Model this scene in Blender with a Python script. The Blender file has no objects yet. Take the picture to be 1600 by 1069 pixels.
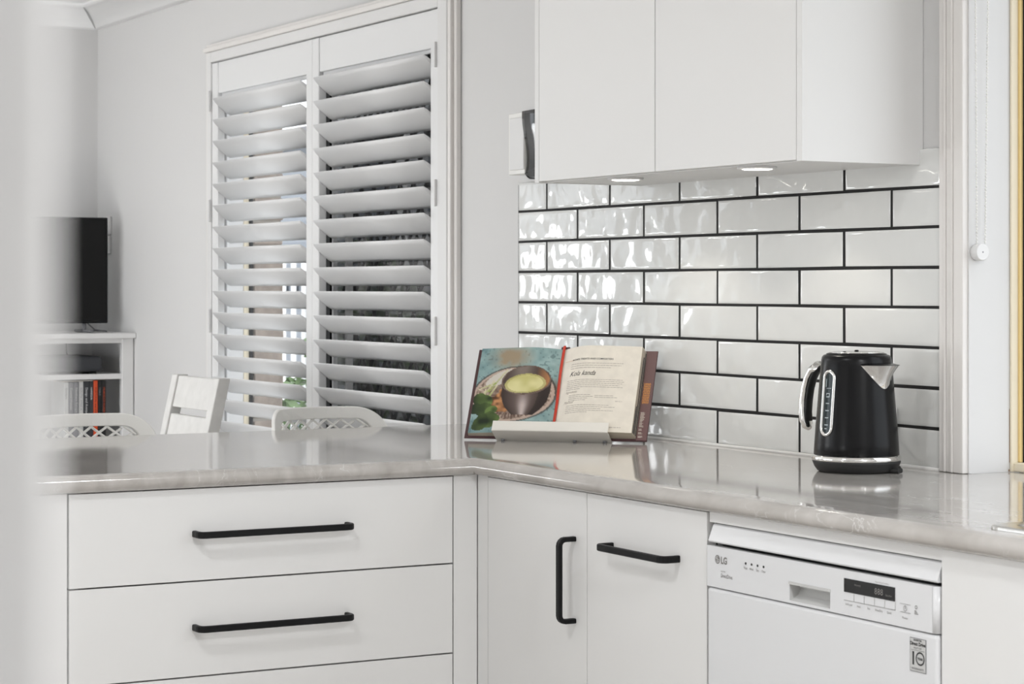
import bpy, bmesh, math, random
from mathutils import Vector, Matrix
random.seed(7)
R = math.radians
S = bpy.context.scene
COL = S.collection

# ------------------------------------------------------------------ camera
cd = bpy.data.cameras.new('camera'); cam = bpy.data.objects.new('camera', cd); COL.objects.link(cam)
cam.location = (4.60058, -2.74862, 1.25401)
cam.rotation_euler = (R(90), 0, R(90) - 0.50714)
cd.sensor_width = 36; cd.lens = 76.543; cd.shift_y = -0.05456
cd.clip_start = 0.02; cd.clip_end = 100
cd.dof.use_dof = True; cd.dof.focus_distance = 4.5; cd.dof.aperture_fstop = 14.0
S.camera = cam

# ------------------------------------------------------------------ world, lights, exposure
w = bpy.data.worlds.new('sky'); S.world = w; w.use_nodes = True
bg = w.node_tree.nodes['Background']
bg.inputs[0].default_value = (0.90, 0.95, 1.0, 1); bg.inputs[1].default_value = 2.0
S.view_settings.view_transform = 'Standard'; S.view_settings.look = 'None'
S.view_settings.gamma = 1; S.view_settings.use_curve_mapping = False
S.view_settings.exposure = 0.36

def area(name, loc, power, size, rot=(0, 0, 0), color=(1, 0.97, 0.93), shape='DISK', sy=None, spread=None):
    l = bpy.data.lights.new(name, 'AREA'); l.energy = power; l.size = size; l.shape = shape; l.color = color
    if sy: l.size_y = sy
    if spread: l.spread = spread
    o = bpy.data.objects.new(name, l); COL.objects.link(o); o.location = loc; o.rotation_euler = rot
    return o
DOWN = [(1.9, -2.15, 10), (4.1, -1.3, 36)]            # recessed ceiling lamps over the kitchen
for x, y, e in DOWN: area('ceiling_lamp', (x, y, 2.33), e, 0.26, color=(0.98, 0.99, 1.0))
FILL_POINTS = [(-1.0, -3.6, 0.9, 26), (-2.2, -2.4, 2.10, 11), (-2.0, -2.3, 0.42, 21), (2.4, -4.0, 0.75, 22), (5.35, -1.3, 1.95, 15), (5.35, -3.6, 1.95, 12), (-3.1, -1.7, 1.3, 8)]      # unseen point lights added to even out brightness and glint in the tiles
for x, y, z, e in FILL_POINTS:
    l = bpy.data.lights.new('fill_light', 'POINT'); l.energy = e; l.shadow_soft_size = 0.18; l.color = (0.97, 0.985, 1.0)
    o = bpy.data.objects.new('fill_light', l); COL.objects.link(o); o.location = (x, y, z)
sl = bpy.data.lights.new('sun', 'SUN'); sl.energy = 3.0; sl.angle = R(3); sl.color = (1, 0.96, 0.9)
so = bpy.data.objects.new('sun', sl); COL.objects.link(so); so.rotation_euler = (R(48), 0, R(8))
def portal(loc, sx, sy, rot):
    o = area('daylight_portal', loc, 1, sx, rot, shape='RECTANGLE', sy=sy); o.data.cycles.is_portal = True
portal((-1.55, -5.1, 1.05), 3.5, 2.1, (R(90), 0, 0))
portal((-3.65, -2.2, 1.3), 1.6, 1.0, (0, R(-90), 0))
portal((2.15, 0.3, 1.5), 1.4, 1.25, (R(-90), 0, 0))
portal((-1.55, 0.3, 1.25), 1.8, 1.6, (R(-90), 0, 0))

# ------------------------------------------------------------------ materials
def mat(name, color, rough=0.5, metal=0.0, coat=0.0, bump=None, ior=1.45, trans=0.0, vary=0.0, vscale=6.0):
    m = bpy.data.materials.new(name); m.use_nodes = True
    nt = m.node_tree; b = nt.nodes['Principled BSDF']
    b.inputs['Base Color'].default_value = (*color, 1); b.inputs['Roughness'].default_value = rough
    b.inputs['Metallic'].default_value = metal; b.inputs['IOR'].default_value = ior
    b.inputs['Coat Weight'].default_value = coat; b.inputs['Coat Roughness'].default_value = 0.05
    b.inputs['Transmission Weight'].default_value = trans
    if bump or vary:
        g = nt.nodes.new('ShaderNodeNewGeometry')
    if bump:
        sc, st, dist = bump
        n = nt.nodes.new('ShaderNodeTexNoise'); n.inputs['Scale'].default_value = sc; n.inputs['Detail'].default_value = 2
        bp = nt.nodes.new('ShaderNodeBump'); bp.inputs['Strength'].default_value = st; bp.inputs['Distance'].default_value = dist
        nt.links.new(g.outputs['Position'], n.inputs['Vector']); nt.links.new(n.outputs[0], bp.inputs['Height'])
        nt.links.new(bp.outputs[0], b.inputs['Normal'])
    if vary:
        n = nt.nodes.new('ShaderNodeTexNoise'); n.inputs['Scale'].default_value = vscale; n.inputs['Detail'].default_value = 5
        r = nt.nodes.new('ShaderNodeValToRGB')
        r.color_ramp.elements[0].position = 0.3; r.color_ramp.elements[1].position = 0.7
        r.color_ramp.elements[0].color = (*[c * (1 - vary) for c in color], 1)
        r.color_ramp.elements[1].color = (*[min(1, c * (1 + vary)) for c in color], 1)
        nt.links.new(g.outputs['Position'], n.inputs['Vector']); nt.links.new(n.outputs[0], r.inputs[0])
        nt.links.new(r.outputs[0], b.inputs['Base Color'])
    return m
M = {}
M['wall'] = mat('painted_plaster', (0.66, 0.655, 0.65), 0.6, bump=(220, 0.05, 0.001))
M['ceiling'] = mat('ceiling_paint', (0.90, 0.90, 0.90), 0.7)
M['white'] = mat('white_gloss_paint', (0.72, 0.715, 0.71), 0.35)
M['trim'] = mat('cream_gloss_trim', (0.76, 0.735, 0.71), 0.3)
M['cabinet'] = mat('white_satin_board', (0.76, 0.755, 0.745), 0.42, bump=(350, 0.03, 0.0005))
M['carcass'] = mat('cabinet_carcass', (0.60, 0.595, 0.585), 0.4)
M['gap'] = mat('shadow_gap', (0.05, 0.05, 0.05), 0.8)
M['black'] = mat('matt_black_metal', (0.005, 0.005, 0.0055), 0.45); M['black'].node_tree.nodes['Principled BSDF'].inputs['Specular IOR Level'].default_value = 0.25
M['grout'] = mat('black_grout', (0.006, 0.0055, 0.0055), 0.75)
M['silicone'] = mat('white_silicone', (0.78, 0.77, 0.75), 0.4)
M['louvre'] = mat('white_louvre', (0.745, 0.745, 0.745), 0.32)
M['appliance'] = mat('appliance_white', (0.72, 0.725, 0.735), 0.2)
M['grey_print'] = mat('grey_print', (0.22, 0.21, 0.20), 0.5)
M['faint_print'] = mat('faint_print', (0.36, 0.32, 0.28), 0.5)
M['dark_print'] = mat('dark_print', (0.03, 0.03, 0.03), 0.5)
M['glass_black'] = mat('black_glass', (0.008, 0.008, 0.009), 0.06)
M['screen'] = mat('tv_screen', (0.005, 0.005, 0.005), 0.2); M['screen'].node_tree.nodes['Principled BSDF'].inputs['Specular IOR Level'].default_value = 0.25
M['chrome'] = mat('chrome', (0.82, 0.81, 0.79), 0.08, metal=1.0)
M['steel'] = mat('brushed_steel', (0.66, 0.65, 0.63), 0.22, metal=1.0)
M['kettle'] = mat('kettle_black', (0.005, 0.005, 0.0055), 0.27); M['kettle'].node_tree.nodes['Principled BSDF'].inputs['Specular IOR Level'].default_value = 0.25
M['kettle_dark'] = mat('kettle_plastic', (0.022, 0.022, 0.022), 0.5)
M['plastic'] = mat('cream_plastic', (0.81, 0.80, 0.77), 0.35)
M['whitewash'] = mat('whitewashed_wood', (0.62, 0.61, 0.59), 0.45, vary=0.05, vscale=30)
M['grey_wood'] = mat('whitewashed_wood_side', (0.56, 0.55, 0.535), 0.5)
M['paper'] = mat('book_paper', (0.80, 0.75, 0.66), 0.55, vary=0.05, vscale=45)
M['paper_edge'] = mat('paper_edge', (0.62, 0.56, 0.46), 0.7, bump=(900, 0.4, 0.001))
M['plum'] = mat('plum_cloth', (0.085, 0.040, 0.043), 0.5)
M['plum_light'] = mat('plum_jacket', (0.16, 0.085, 0.085), 0.4)
M['gold'] = mat('gold_print', (0.62, 0.27, 0.07), 0.4)
M['red'] = mat('red_ribbon', (0.58, 0.045, 0.02), 0.5)
M['stand'] = mat('stand_white', (0.80, 0.775, 0.72), 0.4)
M['brick'] = mat('brick', (0.34, 0.285, 0.245), 0.85, bump=(60, 0.4, 0.003), vary=0.22, vscale=25)
M['mortar'] = mat('mortar', (0.40, 0.37, 0.33), 0.9)
M['picket'] = mat('white_picket', (0.85, 0.86, 0.88), 0.5)
M['rail'] = mat('slate_rail', (0.16, 0.18, 0.21), 0.5)
M['shed'] = mat('shed_steel', (0.15, 0.17, 0.20), 0.5)
M['roof'] = mat('roof_steel', (0.10, 0.10, 0.11), 0.5)
M['leaf'] = mat('leaf_green', (0.20, 0.30, 0.13), 0.5, vary=0.5, vscale=9)
M['leaf_dark'] = mat('leaf_dark_green', (0.05, 0.13, 0.04), 0.5, vary=0.5, vscale=9)
M['bark'] = mat('bark', (0.10, 0.07, 0.05), 0.9)
M['paving'] = mat('outdoor_paving', (0.36, 0.34, 0.31), 0.85, vary=0.15, vscale=3)
M['yellow'] = mat('yellow_window_paint', (0.86, 0.66, 0.30), 0.4)
M['cream'] = mat('cream_window_paint', (0.80, 0.72, 0.56), 0.4)
M['rust'] = mat('rust_stain', (0.30, 0.20, 0.13), 0.8)
M['orange'] = mat('orange_cloth', (0.62, 0.075, 0.018), 0.5)
M['floor'] = mat('floor_boards', (0.52, 0.49, 0.455), 0.35, vary=0.15, vscale=4)
M['light_grey'] = mat('light_grey_cloth', (0.55, 0.55, 0.54), 0.6)
M['mid_grey'] = mat('mid_grey_cloth', (0.20, 0.20, 0.21), 0.6)
M['charcoal'] = mat('charcoal_cloth', (0.035, 0.037, 0.042), 0.6)
M['ink_black'] = mat('black_cloth', (0.008, 0.008, 0.008), 0.5)
M['grille'] = mat('grille_bronze', (0.02, 0.02, 0.022), 0.4)
M['soft_grey'] = mat('gauge_tick', (0.42, 0.47, 0.49), 0.5)
M['water'] = mat('gauge_window', (0.010, 0.020, 0.022), 0.05)

def emit(name, color, s):
    m = bpy.data.materials.new(name); m.use_nodes = True; nt = m.node_tree
    e = nt.nodes.new('ShaderNodeEmission'); e.inputs[0].default_value = (*color, 1); e.inputs[1].default_value = s
    nt.links.new(e.outputs[0], nt.nodes['Material Output'].inputs[0]); return m
M['led'] = emit('led_diffuser', (1, 0.95, 0.86), 9.0)

def mix_transparent(name, color, opacity, rough=0.5, glossy=False):
    m = bpy.data.materials.new(name); m.use_nodes = True; nt = m.node_tree
    b = nt.nodes['Principled BSDF']; b.inputs['Base Color'].default_value = (*color, 1); b.inputs['Roughness'].default_value = rough
    t = nt.nodes.new('ShaderNodeBsdfTransparent'); mx = nt.nodes.new('ShaderNodeMixShader'); mx.inputs[0].default_value = opacity
    if glossy:
        g = nt.nodes.new('ShaderNodeBsdfGlossy'); g.inputs['Roughness'].default_value = 0.02
        nt.links.new(g.outputs[0], mx.inputs[2])
    else: nt.links.new(b.outputs[0], mx.inputs[2])
    nt.links.new(t.outputs[0], mx.inputs[1]); nt.links.new(mx.outputs[0], nt.nodes['Material Output'].inputs[0]); return m
M['mesh'] = mix_transparent('fly_mesh', (0.012, 0.012, 0.014), 0.72)
M['glass'] = mix_transparent('window_glass', (1, 1, 1), 0.06, glossy=True)

def tile_mat():
    m = mat('white_gloss_tile', (0.71, 0.715, 0.70), 0.05, ior=1.52); nt = m.node_tree; b = nt.nodes['Principled BSDF']
    g = nt.nodes.new('ShaderNodeNewGeometry'); oi = nt.nodes.new('ShaderNodeObjectInfo')
    off = nt.nodes.new('ShaderNodeVectorMath'); off.operation = 'SCALE'
    cmb = nt.nodes.new('ShaderNodeCombineXYZ'); ml = nt.nodes.new('ShaderNodeMath'); ml.operation = 'MULTIPLY'; ml.inputs[1].default_value = 37
    nt.links.new(oi.outputs['Random'], ml.inputs[0]); nt.links.new(ml.outputs[0], cmb.inputs[1])
    ad = nt.nodes.new('ShaderNodeVectorMath'); ad.operation = 'ADD'
    nt.links.new(g.outputs['Position'], ad.inputs[0]); nt.links.new(cmb.outputs[0], ad.inputs[1])
    n = nt.nodes.new('ShaderNodeTexNoise'); n.inputs['Scale'].default_value = 20; n.inputs['Detail'].default_value = 0.6
    bp = nt.nodes.new('ShaderNodeBump'); bp.inputs['Strength'].default_value = 0.6; bp.inputs['Distance'].default_value = 0.007
    nt.links.new(ad.outputs[0], n.inputs['Vector']); nt.links.new(n.outputs[0], bp.inputs['Height']); nt.links.new(bp.outputs[0], b.inputs['Normal'])
    return m
M['tile'] = tile_mat()

def marble():
    m = mat('greige_marble_laminate', (0.5, 0.48, 0.46), 0.075, ior=1.75); nt = m.node_tree; b = nt.nodes['Principled BSDF']
    g = nt.nodes.new('ShaderNodeNewGeometry')
    mp = nt.nodes.new('ShaderNodeMapping'); mp.inputs['Rotation'].default_value = (0.3, 0.2, 0.55); mp.inputs['Scale'].default_value = (1.0, 2.6, 1.6)
    nt.links.new(g.outputs['Position'], mp.inputs[0])
    n1 = nt.nodes.new('ShaderNodeTexNoise'); n1.inputs['Scale'].default_value = 9; n1.inputs['Detail'].default_value = 4; n1.inputs['Roughness'].default_value = 0.5; n1.inputs['Distortion'].default_value = 0.6
    r1 = nt.nodes.new('ShaderNodeValToRGB'); e = r1.color_ramp.elements
    e[0].position = 0.33; e[0].color = (0.41, 0.385, 0.36, 1); e[1].position = 0.68; e[1].color = (0.53, 0.505, 0.48, 1)
    n2 = nt.nodes.new('ShaderNodeTexNoise'); n2.inputs['Scale'].default_value = 7; n2.inputs['Detail'].default_value = 5; n2.inputs['Distortion'].default_value = 1.6
    r2 = nt.nodes.new('ShaderNodeValToRGB'); e = r2.color_ramp.elements
    e[0].position = 0.487; e[0].color = (0, 0, 0, 1); e[1].position = 0.5; e[1].color = (1, 1, 1, 1); k = e.new(0.513); k.color = (0, 0, 0, 1)
    n3 = nt.nodes.new('ShaderNodeTexNoise'); n3.inputs['Scale'].default_value = 5
    r3 = nt.nodes.new('ShaderNodeValToRGB'); r3.color_ramp.elements[0].position = 0.55; r3.color_ramp.elements[1].position = 0.68
    mu = nt.nodes.new('ShaderNodeMath'); mu.operation = 'MULTIPLY'
    mx = nt.nodes.new('ShaderNodeMixRGB'); mx.inputs[2].default_value = (0.66, 0.655, 0.64, 1)
    for n in (n1, n2, n3): nt.links.new(mp.outputs[0], n.inputs['Vector'])
    nt.links.new(n1.outputs[0], r1.inputs[0]); nt.links.new(n2.outputs[0], r2.inputs[0]); nt.links.new(n3.outputs[0], r3.inputs[0])
    nt.links.new(r2.outputs[0], mu.inputs[0]); nt.links.new(r3.outputs[0], mu.inputs[1])
    nt.links.new(mu.outputs[0], mx.inputs[0]); nt.links.new(r1.outputs[0], mx.inputs[1]); nt.links.new(mx.outputs[0], b.inputs['Base Color'])
    return m
M['marble'] = marble()

def attr_mat(name, rough):
    m = mat(name, (1, 1, 1), rough); nt = m.node_tree
    a = nt.nodes.new('ShaderNodeVertexColor'); a.layer_name = 'Col'
    nt.links.new(a.outputs[0], nt.nodes['Principled BSDF'].inputs['Base Color']); return m
M['photo_print'] = attr_mat('printed_photo', 0.3)

# ------------------------------------------------------------------ helpers
def box(bm, x0, x1, y0, y1, z0, z1, bev=0.0, seg=2, mtx=None):
    t = bmesh.new(); bmesh.ops.create_cube(t, size=1)
    for v in t.verts:
        v.co = Vector(((x0 + x1) / 2 + v.co.x * (x1 - x0), (y0 + y1) / 2 + v.co.y * (y1 - y0), (z0 + z1) / 2 + v.co.z * (z1 - z0)))
    if bev: bmesh.ops.bevel(t, geom=t.edges[:], offset=bev, segments=seg, affect='EDGES', profile=0.5)
    merge(bm, t, mtx); return bm
def merge(bm, t, mtx=None):
    if mtx: bmesh.ops.transform(t, matrix=mtx, verts=t.verts)
    mp = {v: bm.verts.new(v.co) for v in t.verts}
    for f in t.faces:
        try: bm.faces.new([mp[v] for v in f.verts]).smooth = f.smooth
        except ValueError: pass
    t.free()
def B(*a, **k):
    bm = bmesh.new(); return box(bm, *a, **k)
def tube(bm, pts, r, n=10, ry=None, up=None, caps=True, smooth=True):
    """sweep an ellipse along pts; r may be a list"""
    pts = [Vector(p) for p in pts]; rings = []
    for i, p in enumerate(pts):
        t = (pts[min(i + 1, len(pts) - 1)] - pts[max(i - 1, 0)]).normalized()
        u = Vector(up) if up else (Vector((0, 0, 1)) if abs(t.z) < 0.9 else Vector((1, 0, 0)))
        a = t.cross(u).normalized(); b = a.cross(t).normalized()
        ra = r[i] if isinstance(r, (list, tuple)) else r
        rb = (ry[i] if isinstance(ry, (list, tuple)) else ry) if ry else ra
        rings.append([bm.verts.new(p + a * math.cos(2 * math.pi * k / n) * ra + b * math.sin(2 * math.pi * k / n) * rb) for k in range(n)])
    for i in range(len(rings) - 1):
        for k in range(n):
            f = bm.faces.new([rings[i][k], rings[i][(k + 1) % n], rings[i + 1][(k + 1) % n], rings[i + 1][k]]); f.smooth = smooth
    if caps:
        bm.faces.new(rings[0][::-1]); bm.faces.new(rings[-1])
    return bm
def lathe(bm, prof, c, n=64):
    rings = [[bm.verts.new((c[0] + r * math.cos(2 * math.pi * k / n), c[1] + r * math.sin(2 * math.pi * k / n), c[2] + z)) for k in range(n)] for r, z in prof]
    for i in range(len(rings) - 1):
        for k in range(n):
            bm.faces.new([rings[i][k], rings[i][(k + 1) % n], rings[i + 1][(k + 1) % n], rings[i + 1][k]]).smooth = True
    bm.faces.new(rings[0][::-1]); bm.faces.new(rings[-1])
    return bm
def sweep(bm, prof, path, closed=False):
    """prof: (outward, z); path: list of (point, outward xy vector already scaled for mitres)"""
    rings = [[bm.verts.new((p[0] + o[0] * u, p[1] + o[1] * u, z)) for u, z in prof] for p, o in path]
    for i in range(len(rings) - 1):
        for k in range(len(prof) - 1):
            bm.faces.new([rings[i][k], rings[i + 1][k], rings[i + 1][k + 1], rings[i][k + 1]]).smooth = True
    bm.faces.new(rings[0]); bm.faces.new(rings[-1][::-1]); return bm
def quad(bm, a, b, c, d):
    return bm.faces.new([bm.verts.new(p) for p in (a, b, c, d)])
def root_loc(o):
    l = Vector((0, 0, 0))
    while o: l += o.location; o = o.parent
    return l
def obj(name, bm, m, parent=None, local=False, label=None, smooth=None):
    bmesh.ops.recalc_face_normals(bm, faces=bm.faces[:])
    if smooth is not None:
        for f in bm.faces: f.smooth = smooth
    if parent and not local:
        off = root_loc(parent)
        for v in bm.verts: v.co -= off
    me = bpy.data.meshes.new(name); bm.to_mesh(me); bm.free()
    me.materials.append(M[m] if isinstance(m, str) else m)
    o = bpy.data.objects.new(name, me); COL.objects.link(o)
    if parent: o.parent = parent
    if label: o['label'] = label
    return o
def tag(o, label, cat, group=None):
    o['label'] = label; o['category'] = cat
    if group: o['group'] = group
    return o
def thing(name, label, cat, loc=(0, 0, 0), group=None):
    o = bpy.data.objects.new(name, None); COL.objects.link(o); o.location = loc; o.empty_display_size = 0.05
    return tag(o, label, cat, group)
def struct(o, label=None):
    o['kind'] = 'structure'
    if label: o['label'] = label
    return o
def sroot(name, loc=(0, 0, 0), label=None):
    o = bpy.data.objects.new(name, None); COL.objects.link(o); o.location = loc; return struct(o, label)
def dup(o, name=None, parent=None):
    c = o.copy(); COL.objects.link(c)
    if parent is not None: c.parent = parent
    for ch in list(o.children): dup(ch, None, c)
    return c
def add_text(bm, s, size, fn, align='LEFT', shear=0.0, bold=0.0, spacing=1.0, sx=1.0):
    """flat letters of the built-in font; fn maps (x, y) on the print to a point in the place"""
    cu = bpy.data.curves.new('letters', 'FONT'); cu.body = s; cu.size = size; cu.align_x = align; cu.shear = shear
    cu.offset = bold; cu.space_character = spacing; cu.resolution_u = 3
    o = bpy.data.objects.new('letters', cu); COL.objects.link(o)
    dg = bpy.context.evaluated_depsgraph_get(); me = o.evaluated_get(dg).to_mesh()
    vs = [bm.verts.new(fn(v.co.x * sx, v.co.y)) for v in me.vertices]
    for p in me.polygons:
        try: bm.faces.new([vs[i] for i in p.vertices])
        except ValueError: pass
    o.evaluated_get(dg).to_mesh_clear(); bpy.data.objects.remove(o); bpy.data.curves.remove(cu)

# ------------------------------------------------------------------ room shell
CE = 2.355
XL = -3.72
wall_back = bmesh.new()
for a in [(XL - 0.1, -2.476, 0, 0.12, 0, CE), (-2.476, -0.675, 0, 0.12, 0, 0.36), (-2.476, -0.675, 0, 0.12, 2.058, CE),
          (-0.675, 1.435, 0, 0.12, 0, CE), (1.435, 2.9, 0, 0.12, 0, 0.865), (1.435, 2.9, 0, 0.12, 2.15, CE), (2.9, 6.3, 0, 0.12, 0, CE)]:
    box(wall_back, *a)
wall_back = struct(obj('wall_back', wall_back, 'wall'), 'light grey painted wall behind the benchtop')
veneer = bmesh.new()
for a in [(-5.2, -2.66, 0.125, 0.24, -0.1, 2.5), (-2.66, -0.6, 0.125, 0.24, -0.1, 0.36), (-2.66, -0.6, 0.125, 0.24, 2.09, 2.5), (-0.6, 1.44, 0.125, 0.24, -0.1, 2.5),
          (1.44, 2.9, 0.125, 0.24, -0.1, 0.85), (1.44, 2.9, 0.125, 0.24, 2.16, 2.5), (2.9, 6.3, 0.125, 0.24, -0.1, 2.5)]:
    box(veneer, *a)
box(veneer, -2.66, -2.43, 0.13, 0.235, 0.36, 2.09)
obj('brick_veneer', veneer, 'mortar', wall_back)
bk = None
for i in range(20):
    z = 0.366 + 0.086 * i
    if bk is None:
        bk = obj('brick', B(-0.115, 0.115, -0.055, 0.055, 0, 0.076, bev=0.004, seg=1), 'brick', wall_back, local=True)
        b = bk
    else:
        b = bk.copy(); COL.objects.link(b)
    b.location = (-2.536 + random.uniform(-.002, .002), 0.186 + random.uniform(-.002, .002), z)
wl = bmesh.new()
for a in [(XL - 0.15, XL, -1.75, 0, 0, CE), (XL - 0.15, XL, -5.3, -2.75, 0, CE), (XL - 0.15, XL, -2.75, -1.75, 0, 0.8), (XL - 0.15, XL, -2.75, -1.75, 2.1, CE)]:
    box(wl, *a)
struct(obj('wall_left', wl, 'wall'), 'light grey painted wall behind the television')
wf = bmesh.new()
for a in [(XL - 0.15, -3.3, -5.35, -5.2, 0, CE), (0.2, 6.3, -5.35, -5.2, 0, CE), (-3.3, 0.2, -5.35, -5.2, 2.1, CE)]: box(wf, *a)
struct(obj('wall_front', wf, 'wall'), 'painted wall with sliding glass doors behind the viewer')
struct(obj('wall_right', B(6.2, 6.3, -5.3, 0.12, 0, CE), 'wall'), 'painted end wall behind the viewer')
struct(obj('wall_partition', B(4.28, 4.396, -5.2, -2.6845, 0, CE, bev=0.002, seg=1), 'wall'), 'blurred light grey partition wall end at left edge of view')
struct(obj('floor', B(XL - 0.15, 6.3, -5.35, 0.12, -0.1, 0), 'floor'), 'timber floor')
struct(obj('ceiling', B(XL - 0.15, 6.3, -5.35, 0.12, CE, CE + 0.1), 'ceiling'), 'white ceiling')
cove = [(0, 2.265), (0.012, 2.265), (0.014, 2.276), (0.03, 2.30), (0.055, 2.328), (0.078, 2.341), (0.09, 2.343), (0.09, CE)]
struct(obj('trim_1', sweep(bmesh.new(), cove, [((XL, 0), (1, -1)), ((6.2, 0), (-1, -1))]), 'ceiling'), 'white cove cornice above the back wall')
struct(obj('trim_2', sweep(bmesh.new(), cove, [((XL, 0), (1, -1)), ((XL, -5.2), (1, 1))]), 'ceiling'), 'white cove cornice above the television wall')
skirt = bmesh.new(); box(skirt, XL, -0.36, -0.015, -0.0005, 0, 0.09, bev=0.004, seg=1)
struct(obj('baseboard_back', skirt, 'white'))

# sliding doors and window out of view, where the daylight comes from
wd = sroot('window_3', (-1.0, -5.27, 0), 'sliding glass doors behind the viewer')
fr = bmesh.new()
for x in (-3.27, -2.1, -1.55, -1.0, 0.17): box(fr, x - 0.03, x + 0.03, -5.30, -5.24, 0, 2.1)
box(fr, -3.3, 0.2, -5.30, -5.24, 2.04, 2.1); box(fr, -3.3, 0.2, -5.30, -5.24, 0, 0.05)
obj('window_frame', fr, 'white', wd); obj('window_pane', B(-3.24, 0.14, -5.272, -5.268, 0.05, 2.04), 'glass', wd)
wd = sroot('window_4', (XL - 0.08, -2.25, 0.8), 'garden window in the television wall, out of view')
fr = bmesh.new()
for y in (-2.73, -2.25, -1.77): box(fr, XL - 0.1, XL - 0.05, y - 0.02, y + 0.02, 0.8, 2.1)
for z in (0.82, 2.08): box(fr, XL - 0.1, XL - 0.05, -2.75, -1.75, z - 0.02, z + 0.02)
obj('window_frame', fr, 'white', wd); obj('window_pane', B(XL - 0.077, XL - 0.073, -2.71, -1.79, 0.84, 2.06), 'glass', wd)

# ------------------------------------------------------------------ window behind the shutters
w1 = sroot('window_1', (-1.58, 0, 0.36), 'white window behind the plantation shutters')
a = bmesh.new()     # shutter frame
for x0, x1 in ((-2.476, -2.439), (-0.730, -0.675)): box(a, x0, x1, -0.022, 0.03, 0.36, 2.058, bev=0.002, seg=1)
box(a, -2.4395, -0.7295, -0.022, 0.03, 2.022, 2.058, bev=0.002, seg=1); box(a, -2.4395, -0.7295, -0.022, 0.03, 0.36, 0.40, bev=0.002, seg=1)
obj('shutter_frame', a, 'white', w1)
a = bmesh.new()     # architrave: stepped moulding right and left, cap on top
for x0, x1, d in ((-0.675, -0.66, 0.020), (-0.66, -0.645, 0.026), (-0.645, -0.628, 0.016)): box(a, x0, x1, -d, -0.0005, 0.3, 2.075, bev=0.003, seg=2)
box(a, -2.492, -2.4765, -0.018, -0.0005, 0.3, 2.066, bev=0.003, seg=2)
box(a, -2.492, -0.628, -0.030, -0.0005, 2.0585, 2.076, bev=0.004, seg=2); box(a, -2.486, -0.628, -0.020, -0.0005, 2.0755, 2.086, bev=0.003, seg=2)
obj('architrave', a, 'trim', w1)
a = bmesh.new()     # jamb lining and outer frame
for x0, x1 in ((-2.475, -2.42), (-0.73, -0.675)): box(a, x0, x1, 0.031, 0.092, 0.36, 2.057)
box(a, -2.42, -0.73, 0.031, 0.092, 2.03, 2.057); box(a, -2.42, -0.73, 0.031, 0.092, 0.36, 0.385)
obj('jamb', a, 'white', w1)
a = bmesh.new()
for x in (-2.452, -0.70): box(a, x - 0.03, x + 0.034, 0.0925, 0.111, 0.36, 2.09)
box(a, -2.418, -0.73, 0.0925, 0.111, 2.03, 2.09); box(a, -2.418, -0.73, 0.0925, 0.111, 0.36, 0.41)
obj('outer_frame', a, 'cream', w1)
a = bmesh.new()
box(a, -2.45, -2.412, 0.1115, 0.1235, 0.36, 2.09); box(a, -1.765, -1.705, 0.095, 0.12, 0.41, 2.03); box(a, -1.03, -0.98, 0.125, 0.15, 0.41, 2.03)
obj('rubber_seal', a, 'black', w1)
a = bmesh.new(); box(a, -1.60, -1.585, 0.1, 0.12, 0.41, 2.03); box(a, -1.70, -1.69, 0.1, 0.115, 0.41, 2.03)
obj('sash_stile', a, 'white', w1)
obj('window_pane', B(-2.418, -0.73, 0.100, 0.103, 0.41, 2.03), 'glass', w1)
g = bmesh.new()     # diamond security grille over the right sash
x0, x1, z0, z1 = -1.69, -0.70, 0.45, 2.02; p = 0.09; hgt = 0.13
for sgn in (1, -1):
    k = -40
    while k < 60:
        bx = x0 + k * p
        ax, az, cx_, cz = bx, (z0 if sgn > 0 else z1), bx + (z1 - z0) / hgt * p, (z1 if sgn > 0 else z0)
        def at(x): return az + (cz - az) * (x - ax) / (cx_ - ax)
        l, r_ = max(ax, x0), min(cx_, x1)
        if l < r_ - 0.01:
            tube(g, [(l, 0.135, at(l)), (r_, 0.135, at(r_))], 0.0065, n=4, smooth=False)
        k += 1
g = obj('security_grille', g, 'grille', w1); g['kind'] = 'stuff'
obj('fly_screen', B(-1.78, -0.70, 0.150, 0.1515, 0.41, 2.05), 'mesh', w1)

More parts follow.
